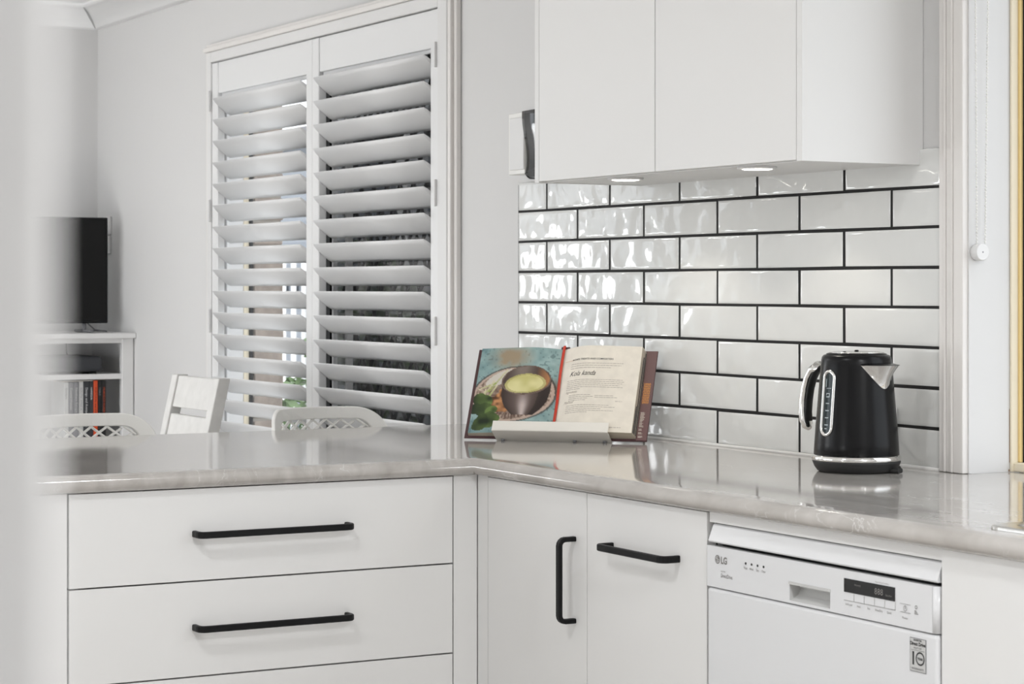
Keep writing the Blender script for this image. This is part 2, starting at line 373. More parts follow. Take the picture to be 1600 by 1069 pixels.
# ------------------------------------------------------------------ plantation shutters
def louvre_mesh(L):
    bm = bmesh.new(); c = 0.043; t = 0.0055; ang = R(-40)
    prof = []
    for k in range(7): a_ = -1 + 2 * k / 6; prof.append((a_ * c, t * math.sqrt(max(0.04, 1 - a_ * a_ * 0.97))))
    prof += [(y, -z) for y, z in prof[::-1]]
    ca, sa = math.cos(ang), math.sin(ang)
    ends = [[bm.verts.new((x, y * ca - z * sa, y * sa + z * ca)) for y, z in prof] for x in (-L / 2, L / 2)]
    n = len(prof)
    for k in range(n):
        f = bm.faces.new([ends[0][k], ends[0][(k + 1) % n], ends[1][(k + 1) % n], ends[1][k]])
        f.smooth = k not in (6, 13)
    bm.faces.new(ends[0]); bm.faces.new(ends[1][::-1]); return bm
def shutter(xl, sl, sr, xr, hx, hz, label):
    t = thing('window_shutter', label, 'shutter', ((xl + xr) / 2, -0.0035, 0.40), 'plantation shutter panels')
    for x0, x1 in ((xl, sl), (sr, xr)): obj('stile', B(x0 + 0.0012, x1, -0.017, 0.010, 0.403, 2.019, bev=0.0025, seg=1), 'louvre', t)
    a = B(sl, sr, -0.013, 0.008, 1.913, 2.019, bev=0.0015, seg=1); box(a, sl + 0.006, sr, -0.003, 0.006, 1.902, 1.9135)
    obj('top_rail', a, 'louvre', t)
    obj('bottom_rail', B(sl, sr, -0.013, 0.008, 0.403, 0.50, bev=0.0015, seg=1), 'louvre', t)
    first = None
    for k in range(18):
        z = 1.8670 - 0.0730 * k
        if first is None:
            first = obj('louvre', louvre_mesh(sr - sl - 0.004), 'louvre', t, local=True); o = first
        else: o = first.copy(); COL.objects.link(o)
        o.location = ((sl + sr) / 2 - t.location.x, 0, z - t.location.z)
    for z0, z1 in hz:
        h = B(hx - 0.0035, hx + 0.0035, -0.030, -0.021, z0, z1, bev=0.002, seg=2)
        box(h, hx - 0.0042, hx + 0.0042, -0.031, -0.021, z0 + (z1 - z0) * .25, z0 + (z1 - z0) * .27); box(h, hx - 0.0042, hx + 0.0042, -0.031, -0.021, z0 + (z1 - z0) * .75, z0 + (z1 - z0) * .77)
        obj('hinge', h, 'white', t)
    return t
shutter(-2.439, -2.387, -1.637, -1.589, -2.440, ((1.852, 1.925), (1.474, 1.551), (1.094, 1.175)), 'left white plantation shutter panel, farther from the tiles, louvres tilted open')
shutter(-1.589, -1.541, -0.783, -0.7315, -0.734, ((1.856, 1.926), (1.474, 1.548), (1.091, 1.170)), 'right white plantation shutter panel, nearer the tiles, louvres tilted open')

# ------------------------------------------------------------------ window over the sink
w2 = sroot('window_2', (2.15, 0.05, 0.9), 'window over the sink at the right edge')
a = bmesh.new()
for x0, x1, d in ((1.361, 1.377, 0.016), (1.377, 1.383, 0.020), (1.383, 1.399, 0.017), (1.399, 1.405, 0.022), (1.405, 1.432, 0.019)):
    box(a, x0, x1, -d, -0.0005, 0.9005, 2.2, bev=0.002, seg=2)
obj('architrave', a, 'trim', w2)
a = bmesh.new(); box(a, 1.432, 1.4352, -0.006, 0.094, 0.9005, 2.15); box(a, 2.897, 2.9, -0.006, 0.094, 0.9005, 2.15); box(a, 1.435, 2.897, -0.006, 0.094, 2.147, 2.15)
obj('reveal', a, 'wall', w2)
a = bmesh.new(); box(a, 1.4353, 1.441, 0.0945, 0.111, 0.9005, 2.147, bev=0.001, seg=1); box(a, 1.436, 2.895, 0.1, 0.135, 0.9005, 0.918, bev=0.002, seg=1)
obj('window_frame', a, 'cream', w2)
obj('window_stop', B(1.4353, 1.447, 0.1112, 0.1285, 0.918, 2.147, bev=0.0015, seg=1), 'yellow', w2)
obj('rubber_seal', B(1.447, 1.456, 0.117, 0.128, 0.918, 2.147), 'black', w2)
obj('window_pane', B(1.456, 2.89, 0.120, 0.123, 0.918, 2.147), 'glass', w2)
a = bmesh.new(); box(a, 1.4352, 1.4358, 0.0935, 0.0945, 0.918, 1.02); box(a, 1.4352, 1.4355, 0.0915, 0.0945, 0.9006, 0.905)
obj('rust_stain', a, 'rust', w2)

# ------------------------------------------------------------------ tiled splashback
PITCH, CH, TL, ZL = 0.3025, 0.0775, -0.2985, 1.4454
TX1 = 1.3605
def tile_bm(x0, x1, z0, z1):
    bm = bmesh.new(); b = 0.005; d = 0.0085
    o_ = [(x0, z0), (x1, z0), (x1, z1), (x0, z1)]
    rings = []
    for ins, y in ((0, 0.0), (0, -0.0055), (0.0012, -0.0073), (0.0035, -0.0083), (b + 0.004, -d)):
        rings.append([bm.verts.new((x + (ins if i in (0, 3) else -ins), y, z + (ins if i in (0, 1) else -ins))) for i, (x, z) in enumerate(o_)])
    for i in range(4):
        for k in range(4): bm.faces.new([rings[i][k], rings[i][(k + 1) % 4], rings[i + 1][(k + 1) % 4], rings[i + 1][k]]).smooth = True
    bm.faces.new(rings[4]).smooth = True; return bm
obj('grout', B(TL, TX1, -0.0080, 0.0005, 0.9005, 1.5150), 'grout', wall_back)
full = None
for row in range(-1, 7):
    zt = ZL - row * CH - 0.0015; zb = zt - CH + 0.0030
    if row == -1: zt = 1.5195
    if row == 6: zb = 0.9045
    ph = 0.0 if row % 2 == 0 else 0.5
    for k in range(-2, 7):
        x0 = (k - ph) * PITCH + 0.0022; x1 = x0 + PITCH - 0.0044
        if x1 < TL + 0.01 or x0 > TX1 - 0.01: continue
        cx0, cx1 = max(x0, TL), min(x1, TX1); whole = (cx0 == x0 and cx1 == x1 and 0 <= row <= 5)
        xc, zc = (cx0 + cx1) / 2, (zt + zb) / 2
        if whole and full: o = full.copy(); COL.objects.link(o)
        else:
            o = obj('tile', tile_bm(cx0 - xc, cx1 - xc, zb - zc, zt - zc), 'tile', wall_back, local=True)
            if whole: full = o
        o.location = (xc, -0.0005, zc); o.rotation_euler = (R(random.uniform(-.25, .25)), 0, R(random.uniform(-.15, .15)))
a = bmesh.new(); tube(a, [(TL, -0.009, 0.902), (1.36, -0.009, 0.902)], 0.004, n=8)
obj('silicone_bead', a, 'silicone', wall_back)

# ------------------------------------------------------------------ worktop
prof = [(-0.03, 0.9), (0, 0.9), (0.008, 0.8993), (0.0135, 0.897), (0.0175, 0.8930), (0.0195, 0.888), (0.02, 0.882), (0.0185, 0.875), (0.0145, 0.8695), (0.009, 0.8668), (0, 0.866), (-0.03, 0.866)]
wt = bmesh.new()
sweep(wt, prof, [((0.64, -2.35), (1, 0)), ((0.64, -0.63), (1, -1)), ((3.6, -0.63), (0, -1))])
back = [(x, z) for x, z in prof]
SX0, SX1, SY0, SY1 = 2.20, 2.86, -0.53, -0.14
for x0, x1, y0, y1 in ((-0.35, 0.61, -2.35, -0.60), (-0.35, SX0, -0.6, -0.0008), (SX0, SX1, -0.6, SY0), (SX0, SX1, SY1, -0.0008), (SX1, 3.6, -0.6, -0.0008)):
    box(wt, x0, x1, y0, y1, 0.866, 0.9)
bmesh.ops.delete(wt, geom=[f for f in wt.faces if len(f.verts) == len(prof)], context='FACES_ONLY')
wt = obj('worktop', wt, 'marble')
tag(wt, 'L-shaped glossy greige marble-look worktop with rounded front edge', 'worktop')
a = bmesh.new(); tube(a, [(0.655, -0.645, 0.8685), (0.6597, -0.6497, 0.882), (0.655, -0.645, 0.8957)], 0.0009, n=6)
obj('mitre_joint', a, 'mortar', wt)

obj('worktop_extension', B(1.4358, 2.8965, -0.0006, 0.0938, 0.8662, 0.9), 'marble', w2)  # worktop carried on into the window recess, built as its own piece
# ------------------------------------------------------------------ drawers, doors
def bar_handle(name, p0, p1, out, parent, s=0.0055, proj=0.034, label=None):
    """square-section bow handle from foot p0 to foot p1, standing off along out"""
    p0, p1, out = Vector(p0), Vector(p1), Vector(out); ax = (p1 - p0).normalized(); r = 0.012
    pts = [p0]
    for k in range(5):
        a_ = k / 4 * math.pi / 2
        pts.append(p0 + out * (proj - r + r * math.sin(a_)) + ax * (r - r * math.cos(a_)))
    for k in range(5):
        a_ = (1 - k / 4) * math.pi / 2
        pts.append(p1 + out * (proj - r + r * math.sin(a_)) - ax * (r - r * math.cos(a_)))
    pts.append(p1)
    bm = bmesh.new(); up = ax.cross(out); rings = []
    for i, p in enumerate(pts):
        t = (pts[min(i + 1, len(pts) - 1)] - pts[max(i - 1, 0)]).normalized(); n_ = t.cross(up).normalized()
        ws, hs = s * 0.85, s * 1.15; c = 0.0018
        sec = [(ws - c, hs), (-ws + c, hs), (-ws, hs - c), (-ws, -hs + c), (-ws + c, -hs), (ws - c, -hs), (ws, -hs + c), (ws, hs - c)]
        rings.append([bm.verts.new(p + n_ * u + up * v) for u, v in sec])
    for i in range(len(rings) - 1):
        for k in range(8): bm.faces.new([rings[i][k], rings[i][(k + 1) % 8], rings[i + 1][(k + 1) % 8], rings[i + 1][k]])
    bm.faces.new(rings[0]); bm.faces.new(rings[-1][::-1])
    return obj(name, bm, 'black', parent, label=label)
XF, YF = 0.64, -0.63
t = thing('drawer_cabinet', 'white peninsula drawer cabinet with two long black bar handles in view', 'cabinet', (0.35, -1.09, 0))
obj('carcass', B(0.05, XF - 0.021, -1.499, -0.640, 0.10, 0.858), 'carcass', t)
obj('filler_panel', B(XF - 0.02, XF - 0.001, -0.6845, YF + 0.0, 0.10, 0.8655), 'cabinet', t)
obj('plinth', B(0.05, XF - 0.06, -1.499, -0.640, 0.0, 0.0995), 'cabinet', t)
for z0, z1 in ((0.6868, 0.8640), (0.5030, 0.6838), (0.11, 0.5000)):
    d = obj('drawer', B(XF - 0.0195, XF, -1.4955, -0.6872, z0, z1, bev=0.0008, seg=1), 'cabinet', t)
    zc = z1 - 0.087
    bar_handle('handle', (XF, -1.2475, zc), (XF, -0.926, zc), (1, 0, 0), d, label='long black bar handle')
obj('shadow_line', B(XF - 0.024, XF - 0.0205, -1.4985, -0.6848, 0.105, 0.8655), 'gap', t)
t = thing('peninsula_panel', 'white back and end panels carrying the peninsula worktop beyond the drawers', 'panel', (0.1, -1.9, 0))
obj('end_panel', B(0.0, XF, -2.3, -1.4995, 0, 0.8655), 'cabinet', t)
obj('back_panel', B(0.02, 0.045, -1.499, -0.002, 0, 0.8655), 'cabinet', t)

t = thing('base_cabinet', 'white corner base cabinet with two doors and black handles left of dishwasher', 'cabinet', (1.06, -0.32, 0))
obj('carcass', B(0.645, 1.479, YF + 0.021, -0.003, 0.10, 0.858), 'carcass', t)
obj('filler_panel', B(XF + 0.0005, 0.6838, YF + 0.001, YF + 0.02, 0.10, 0.8655), 'cabinet', t)
obj('plinth', B(0.645, 1.479, YF + 0.06, -0.003, 0, 0.0995), 'cabinet', t)
d = obj('door', B(0.6858, 1.0768, YF, YF + 0.0195, 0.11, 0.8640, bev=0.0008, seg=1), 'cabinet', t, label='narrow door with vertical black bar handle')
bar_handle('handle', (1.033, YF, 0.6165), (1.033, YF, 0.7725), (0, -1, 0), d, label='vertical black bar handle')
d = obj('door', B(1.0790, 1.4795, YF, YF + 0.0195, 0.11, 0.8640, bev=0.0008, seg=1), 'cabinet', t, label='door with horizontal black bar handle')
bar_handle('handle', (1.170, YF, 0.7735), (1.392, YF, 0.7735), (0, -1, 0), d, label='horizontal black bar handle')
obj('shadow_line', B(0.684, 1.4795, YF + 0.0203, YF + 0.0225, 0.105, 0.8655), 'gap', t)

t = thing('sink_cabinet', 'plain white base cabinet under the sink right of dishwasher', 'cabinet', (2.6, -0.32, 0))
obj('carcass', B(2.0985, 3.5, YF + 0.021, -0.2, 0.10, 0.60), 'carcass', t)
a = B(2.0950, 2.112, YF + 0.021, -0.003, 0.0, 0.8655); obj('side_panel', a, 'cabinet', t)
obj('door', B(2.0950, 2.90, YF, YF + 0.0195, 0.11, 0.8655, bev=0.0008, seg=1), 'cabinet', t)
obj('door', B(2.9025, 3.55, YF, YF + 0.0195, 0.11, 0.8655, bev=0.0008, seg=1), 'cabinet', t)
obj('plinth', B(2.112, 3.5, YF + 0.06, -0.2, 0, 0.0995), 'cabinet', t)

# ------------------------------------------------------------------ dishwasher
t = thing('dishwasher', 'white freestanding dishwasher with black display under the worktop', 'dishwasher', (1.79, -0.32, 0))
obj('body', B(1.492, 2.084, YF + 0.03, -0.02, 0.08, 0.835), 'appliance', t)
obj('plinth', B(1.492, 2.084, YF + 0.05, -0.02, 0.0, 0.0795), 'gap', t)
obj('top_infill', B(1.4825, 2.0930, YF + 0.004, YF + 0.024, 0.8475, 0.8655), 'cabinet', t, label='white infill strip under worktop')
a = bmesh.new()     # sloping top lid edge
pr = [(0.03, 0.8145), (-0.006, 0.8145), (-0.0075, 0.817), (0.0025, 0.8425), (0.006, 0.8452), (0.03, 0.8452)]
vs = [[a.verts.new((x, YF + 0.004 + y, z)) for y, z in pr] for x in (1.4895, 2.0895)]
for k in range(len(pr)): a.faces.new([vs[0][k], vs[0][(k + 1) % 6], vs[1][(k + 1) % 6], vs[1][k]])
a.faces.new(vs[0]); a.faces.new(vs[1][::-1]); obj('top_trim', a, 'appliance', t)
obj('shadow_line', B(1.4895, 2.0885, YF + 0.0255, YF + 0.0295, 0.72, 0.8475), 'gap', t)
# control panel with a recessed grip pocket
PX0, PX1, PZ0, PZ1 = 1.724, 1.832, 0.7430, 0.7735
a = bmesh.new()
def rbox(x0, x1, z0, z1, y0=YF - 0.004, y1=YF + 0.009): box(a, x0, x1, y0, y1, z0, z1)
rbox(1.4865, PX0, 0.7385, 0.8085); rbox(PX0, PX1, 0.7385, PZ0); rbox(PX0, PX1, PZ1, 0.8085); rbox(PX1, 2.080, 0.7385, 0.8085)
sec = [(2.0795, YF - 0.004)] + [(2.0805 + 0.010 * math.sin(R(q)), YF + 0.006 - 0.010 * math.cos(R(q))) for q in range(0, 91, 15)] + [(2.0905, YF + 0.02), (2.0795, YF + 0.02)]
vs = [[a.verts.new((x, y, z)) for x, y in sec] for z in (0.7385, 0.8085)]
for k in range(len(sec)): a.faces.new([vs[0][k], vs[0][(k + 1) % len(sec)], vs[1][(k + 1) % len(sec)], vs[1][k]]).smooth = 0 < k < 8
a.faces.new(vs[0]); a.faces.new(vs[1][::-1])
cp = obj('control_panel', a, 'appliance', t)
a = bmesh.new()     # pocket: sloping back, rounded floor
zz = [(YF - 0.003, PZ1), (YF + 0.013, PZ1 - 0.004), (YF + 0.018, PZ1 - 0.012), (YF + 0.014, PZ0 + 0.008), (YF - 0.003, PZ0)]
vs = [[a.verts.new((x, y, z)) for y, z in zz] for x in (PX0 + .0005, PX1 - .0005)]
for k in range(4): a.faces.new([vs[0][k], vs[0][k + 1], vs[1][k + 1], vs[1][k]])
a.faces.new(vs[0]); a.faces.new(vs[1]); box(a, PX0 - 0.001, PX1 + 0.001, YF - 0.0055, YF - 0.003, PZ1 - 0.004, PZ1 + 0.0005)
obj('grip_pocket', a, 'light_grey', cp, label='recessed grey grip pocket')
FY = YF - 0.0044
def onface(cx, cz): return lambda x, y: Vector((cx + x, FY - 0.0002, cz + y))
DX0, DX1, DZ0, DZ1 = 1.868, 1.993, 0.7748, 0.7962
obj('display', B(DX0, DX1, FY - 0.0003, FY + 0.002, DZ0, DZ1), 'glass_black', cp, label='black glass display')
a = bmesh.new()
up = lambda cx, cz: (lambda x, y: Vector((cx + x, FY - 0.0006, cz + y)))
add_text(a, '888', 0.0135, up(1.944, 0.7805), spacing=1.05); add_text(a, 'Normal', 0.0048, up(1.895, 0.787)); add_text(a, 'Delay Start', 0.0042, up(1.971, 0.7805), sx=.8)
o = obj('digits', a, 'grey_print', cp); o['kind'] = 'stuff'
a = bmesh.new()
lx, lz, lr = 1.5185, 0.7870, 0.0075      # round emblem with the L and G strokes, then the letters
n = 32; c0 = a.verts.new((lx, FY - 0.0002, lz)); ring = [a.verts.new((lx + lr * math.cos(2 * math.pi * k / n), FY - 0.0002, lz + lr * math.sin(2 * math.pi * k / n))) for k in range(n)]
for k in range(n): a.faces.new([c0, ring[k], ring[(k + 1) % n]])
obj('emblem_disc', a, 'grey_print', cp); a = bmesh.new()
add_text(a, 'LG', 0.0165, onface(1.5285, 0.7812), bold=0.0005, sx=.92)
obj('brand_lettering', a, 'grey_print', cp)['kind'] = 'stuff'; a = bmesh.new()
add_text(a, 'INVERTER', 0.0030, onface(1.5285, 0.7668)); add_text(a, 'DirectDrive', 0.0098, onface(1.5285, 0.7575), sx=.72)
for i, s in enumerate(('Wash', 'Rinse', 'Dry', 'Clean')):
    add_text(a, s, 0.0060, onface(1.6015 + i * 0.0170, 0.7795), align='CENTER', sx=.8)
for i, s in enumerate(('Half Load', 'Auto', 'Eco', 'Rinse/Dry', 'Quick')):
    add_text(a, s, 0.0050, onface(1.880 + i * 0.0248, 0.7545), align='CENTER', sx=.9)
add_text(a, 'Program Delay Countdown', 0.0030, onface(1.945, 0.7985)); add_text(a, 'Power', 0.0050, onface(2.017, 0.7515), align='CENTER')
for x0, x1 in ((1.868, 1.994),): box(a, x0, x1, FY - 0.0003, FY, 0.7615, 0.7621)
for i in range(1, 6): box(a, 1.868 + i * 0.0252 - 0.0003, 1.868 + i * 0.0252, FY - 0.0003, FY, 0.762, 0.7740)
for z in (0.7612, 0.7738): box(a, 2.0045, 2.0295, FY - 0.0003, FY, z, z + 0.0005)
for k in range(16):      # power symbol and the small emblem right of it
    a0, a1 = 2 * math.pi * k / 16, 2 * math.pi * (k + 1) / 16
    for r0 in (0.0034,): quad(a, *[(2.017 + r * math.cos(q), FY - 0.0002, 0.7675 + r * math.sin(q) * 1.1) for r, q in ((r0, a0), (r0 + .0007, a0), (r0 + .0007, a1), (r0, a1))])
box(a, 2.0167, 2.0173, FY - 0.0003, FY, 0.7665, 0.7705)
for k in range(3): box(a, 2.039, 2.047 - k * .002, FY - 0.0003, FY, 0.762 + k * .0022, 0.763 + k * .0022)
for k in range(10):
    a0, a1 = 2 * math.pi * k / 10, 2 * math.pi * (k + 1) / 10
    quad(a, *[(2.0425 + r * math.cos(q), FY - 0.0002, 0.7725 + r * math.sin(q)) for r, q in ((.002, a0), (.0029, a0), (.0029, a1), (.002, a1))])
obj('lettering', a, 'grey_print', cp)['kind'] = 'stuff'
a = bmesh.new()
for k in range(20):
    a0, a1 = math.radians(70 + k * 14.5), math.radians(70 + (k + 1) * 14.5)
    quad(a, *[(lx + r * math.cos(q), FY - 0.0005, lz + r * math.sin(q)) for r, q in ((lr * .66, a0), (lr * .76, a0), (lr * .76, a1), (lr * .66, a1))])
box(a, lx - .0005, lx + .0003, FY - 0.0006, FY - 0.0003, lz - .0034, lz + .0036); box(a, lx - .0005, lx + .0026, FY - 0.0006, FY - 0.0003, lz - .0034, lz - .0026)
box(a, lx + .002, lx + .0056, FY - 0.0006, FY - 0.0003, lz - .0004, lz + .0003); box(a, lx - .0036, lx - .0021, FY - 0.0006, FY - 0.0003, lz + .0012, lz + .0026)
obj('emblem', a, 'appliance', cp)
for i in range(4):
    b = bmesh.new(); tube(b, [(1.6015 + i * 0.0170, FY + 0.001, 0.7892), (1.6015 + i * 0.0170, FY - 0.0004, 0.7892)], 0.0021, n=10); obj('indicator_light', b, 'dark_print', cp)
dr = obj('door', B(1.4865, 2.0905, YF - 0.004, YF + 0.024, 0.10, 0.7366, bev=0.006, seg=3), 'appliance', t)
stx0, stx1, stz0, stz1 = 2.0285, 2.0655, 0.6760, 0.7265
st = obj('sticker', B(stx0, stx1, YF - 0.0048, YF - 0.003, stz0, stz1), 'mid_grey', dr, label='grey warranty sticker')
obj('sticker_panel', B(stx0 + .001, stx1 - .001, YF - 0.0051, YF - 0.003, stz0 + .001, stz1 - .001), 'light_grey', dr)
a = bmesh.new(); mid = (stx0 + stx1) / 2
sf = lambda cx, cz: (lambda x, y: Vector((cx + x, YF - 0.0054, cz + y)))
add_text(a, 'INVERTER', 0.0042, sf(mid, 0.7220), 'CENTER', bold=.0001); add_text(a, 'Direct Drive', 0.0074, sf(mid, 0.7155), 'CENTER', bold=.0003, sx=.92)
add_text(a, 'MOTOR', 0.0042, sf(mid, 0.7103), 'CENTER', spacing=1.3); add_text(a, '1', 0.0275, sf(stx0 + .0015, 0.6868), bold=.0006)
add_text(a, 'WARRANTY', 0.0046, sf(mid, 0.6790), 'CENTER', spacing=1.15); add_text(a, 'YEAR', 0.0052, sf(stx0 + .0243, 0.6946), 'CENTER', bold=.0002)
for k in range(28):
    a0, a1 = 2 * math.pi * k / 28, 2 * math.pi * (k + 1) / 28
    quad(a, *[(stx0 + .0243 + r * math.cos(q), YF - 0.0054, 0.6966 + r * math.sin(q)) for r, q in ((.0078, a0), (.0103, a0), (.0103, a1), (.0078, a1))])
box(a, stx0 + .003, stx1 - .003, YF - 0.0055, YF - .005, 0.7082, 0.7085)
obj('sticker_lettering', a, 'dark_print', dr)['kind'] = 'stuff'

# ------------------------------------------------------------------ sink
t = thing('sink', 'stainless steel sink rim at the right end of the worktop', 'sink', (2.53, -0.33, 0.9))
def rrect(x0, x1, y0, y1, r, n=8):
    pts = []
    for cx, cy, s in ((x1 - r, y1 - r, 0), (x0 + r, y1 - r, 90), (x0 + r, y0 + r, 180), (x1 - r, y0 + r, 270)):
        for k in range(n + 1): q = R(s + 90 * k / n); pts.append((cx + r * math.cos(q), cy + r * math.sin(q)))
    return pts
a = bmesh.new(); rings = []
for x0, x1, y0, y1, r, z in ((2.150, 2.900, -0.602, -0.090, .035, 0.9003), (2.150, 2.900, -0.602, -0.090, .035, 0.9045), (2.154, 2.896, -0.598, -0.094, .033, 0.9062), (2.176, 2.874, -0.575, -0.116, .03, 0.9058),
                             (2.21, 2.85, -0.525, -0.145, .05, 0.902), (2.216, 2.844, -0.52, -0.15, .05, 0.89), (2.22, 2.84, -0.515, -0.155, .05, 0.76), (2.26, 2.8, -0.48, -0.19, .04, 0.745)):
    rings.append([a.verts.new((x, y, z)) for x, y in rrect(x0, x1, y0, y1, r)])
for i in range(len(rings) - 1):
    m_ = len(rings[i])
    for k in range(m_): a.faces.new([rings[i][k], rings[i][(k + 1) % m_], rings[i + 1][(k + 1) % m_], rings[i + 1][k]]).smooth = i > 2
a.faces.new(rings[-1]); obj('basin', a, 'steel', t)
a = bmesh.new(); lathe(a, [(0.038, 0.001), (0.036, 0.003), (0.028, 0.001), (0.01, 0.0005)], (2.53, -0.33, 0.7455), 32); obj('drain', a, 'chrome', t)

# ------------------------------------------------------------------ wall cabinet with two LED pucks
CZ, CY = 1.489, -0.291
t = thing('wall_cabinet', 'white two-door wall cabinet mounted above the tiled splashback', 'cabinet', (0.79, -0.14, CZ))
obj('carcass', B(0.303, 1.279, CY + 0.020, -0.0005, CZ + 0.001, 2.26), 'cabinet', t)
obj('side_panel', B(0.284, 0.3025, CY, -0.0005, CZ, 2.26, bev=0.0006, seg=1), 'cabinet', t)
obj('side_panel', B(1.2795, 1.297, CY, -0.0005, CZ, 2.26, bev=0.0006, seg=1), 'cabinet', t)
obj('door', B(0.304, 0.7875, CY, CY + 0.0185, CZ + 0.003, 2.26, bev=0.0008, seg=1), 'cabinet', t)
obj('door', B(0.7905, 1.278, CY, CY + 0.0185, CZ + 0.003, 2.26, bev=0.0008, seg=1), 'cabinet', t)
obj('shadow_line', B(0.304, 1.278, CY + 0.0187, CY + 0.0198, CZ + 0.003, 2.26), 'gap', t)
def puck(x, y, label):
    p = thing('puck_light', label, 'lamp', (x, y, CZ + 0.001), 'LED pucks under the wall cabinet')
    a = bmesh.new(); lathe(a, [(0.0395, 0.0), (0.0395, -0.003), (0.037, -0.0045), (0.030, -0.0045), (0.030, -0.003)], (x, y, CZ + 0.0008), 40); obj('bezel', a, 'white', p)
    a = bmesh.new(); lathe(a, [(0.0295, -0.003), (0.0295, -0.0048), (0.027, -0.0055)], (x, y, CZ + 0.0008), 32); obj('diffuser', a, 'led', p)
    l = bpy.data.lights.new('puck_beam', 'SPOT'); l.energy = 1.6; l.spot_size = R(118); l.spot_blend = 0.35; l.color = (1, 0.93, 0.82); l.shadow_soft_size = 0.025
    o = bpy.data.objects.new('puck_beam', l); COL.objects.link(o); o.location = (0, 0, -0.010); o.parent = p
puck(0.57, -0.226, 'glowing LED puck under the left door of the wall cabinet')
puck(1.07, -0.232, 'glowing LED puck under the right door of the wall cabinet')

# ------------------------------------------------------------------ wall unit left of the wall cabinet
t = thing('intercom', 'white framed wall unit with glossy black half, left of wall cabinet', 'intercom', (-0.16, 0, 1.62))
a = B(-0.274, -0.191, -0.05, -0.0008, 1.538, 1.694, bev=0.002, seg=2)
obj('housing', a, 'plastic', t)
a = B(-0.266, -0.192, -0.0525, -0.049, 1.549, 1.682, bev=0.0015, seg=1); obj('cover_panel', a, 'white', t)
a = bmesh.new(); rows = []
for k in range(25):
    f = k / 24; z = 1.522 + (1.6955 - 1.522) * f; row = []
    for j in range(9):
        x = -0.190 + 0.13 * j / 8
        zz_ = z if f > .12 else 1.5395 - (1.5395 - z) * min(1, (j / 2.2)) ** .6
        row.append(a.verts.new((x, -0.051 + 0.012 * math.sin(f * math.pi * 1.6) * 0.6 - 0.004 * math.sin(j / 8 * math.pi), zz_)))
    rows.append(row)
for i in range(24):
    for j in range(8): a.faces.new([rows[i][j], rows[i][j + 1], rows[i + 1][j + 1], rows[i + 1][j]]).smooth = True
bnd = [e for e in a.edges if e.is_boundary]
ex = bmesh.ops.extrude_edge_only(a, edges=bnd)
for v in [g_ for g_ in ex['geom'] if isinstance(g_, bmesh.types.BMVert)]: v.co.y = -0.0008
obj('handset', a, 'glass_black', t, label='glossy black curved handset')

# ------------------------------------------------------------------ blind chain on the reveal
t = thing('blind_chain', 'looped white bead chain hanging with round tensioner on the window reveal', 'blind cord', (1.435, 0.02, 1.33))
for y0, y1 in ((-0.001, 0.004), (0.036, 0.024)):
    a = bmesh.new(); zt, zb = 2.1, 1.331; nb = int((zt - zb) / 0.0062)
    tube(a, [(1.4462, y0 + (y1 - y0) * .0, zt), (1.4462, y1, zb)], 0.0009, n=5)
    for k in range(nb):
        z = zb + k * 0.0062; f = (zt - z) / (zt - zb); q = bmesh.new(); bmesh.ops.create_icosphere(q, subdivisions=1, radius=0.0023)
        for f_ in q.faces: f_.smooth = True
        merge(a, q, Matrix.Translation((1.4462, y0 + (y1 - y0) * f, z)))
    o = obj('bead_strand', a, 'plastic', t); o['kind'] = 'stuff'
a = bmesh.new(); pts = [(1.4358, 0.0125, 1.3180), (1.4375, 0.0125, 1.3180), (1.452, 0.0125, 1.3180), (1.4535, 0.0125, 1.3180)]
tube(a, pts, [0.0155, 0.016, 0.016, 0.0145], n=28); obj('tensioner', a, 'white', t)
a = bmesh.new(); tube(a, [(1.4534, 0.0125, 1.3180), (1.4539, 0.0125, 1.3180)], 0.0016, n=8); obj('screw', a, 'mid_grey', t)

# ------------------------------------------------------------------ wall socket behind kettle
t = thing('wall_socket', 'white double power point on the tiles behind the kettle', 'socket', (1.17, -0.01, 0.98))
obj('plate', B(1.114, 1.230, -0.020, -0.0092, 0.945, 1.017, bev=0.003, seg=2), 'plastic', t)
for x in (1.147, 1.195): obj('switch', B(x - 0.006, x + 0.006, -0.0235, -0.0195, 0.995, 1.008, bev=0.001, seg=1), 'white', t)
obj('plug', B(1.178, 1.212, -0.042, -0.0195, 0.952, 0.984, bev=0.006, seg=2), 'plastic', t)

# ------------------------------------------------------------------ kettle
KC = Vector((1.280, -0.150, 0.900))
t = thing('kettle', 'matte black electric kettle with chrome spout, handle and water gauge', 'kettle', KC)
prof_k = [(0.0795, 0.0300), (0.0812, 0.0335), (0.0800, 0.055), (0.0770, 0.095), (0.0735, 0.135), (0.0705, 0.170), (0.0680, 0.200), (0.0668, 0.2125), (0.0655, 0.2185), (0.0625, 0.2222), (0.058, 0.2236)]
def KR(z):
    for (r0, z0), (r1, z1) in zip(prof_k[1:], prof_k[2:]):
        if z <= z1: return r0 + (r1 - r0) * (z - z0) / (z1 - z0)
    return prof_k[-1][0]
def KP(ang, z, d=0.0): r = KR(z) + d; return KC + Vector((r * math.cos(ang), r * math.sin(ang), z))
a = bmesh.new(); lathe(a, prof_k, KC, 96); obj('body', a, 'kettle', t)
a = bmesh.new(); lathe(a, [(0.070, 0.0008), (0.0742, 0.002), (0.0800, 0.010), (0.0838, 0.019), (0.0842, 0.0212), (0.05, 0.0215)], KC, 96); base = obj('power_base', a, 'kettle_dark', t)
a = bmesh.new(); lathe(a, [(0.070, 0.0217), (0.0838, 0.0217), (0.0853, 0.0235), (0.0855, 0.0262), (0.0846, 0.0300), (0.0820, 0.0325), (0.07, 0.0328)], KC, 96); obj('base_ring', a, 'chrome', t, label='chrome ring around the foot')
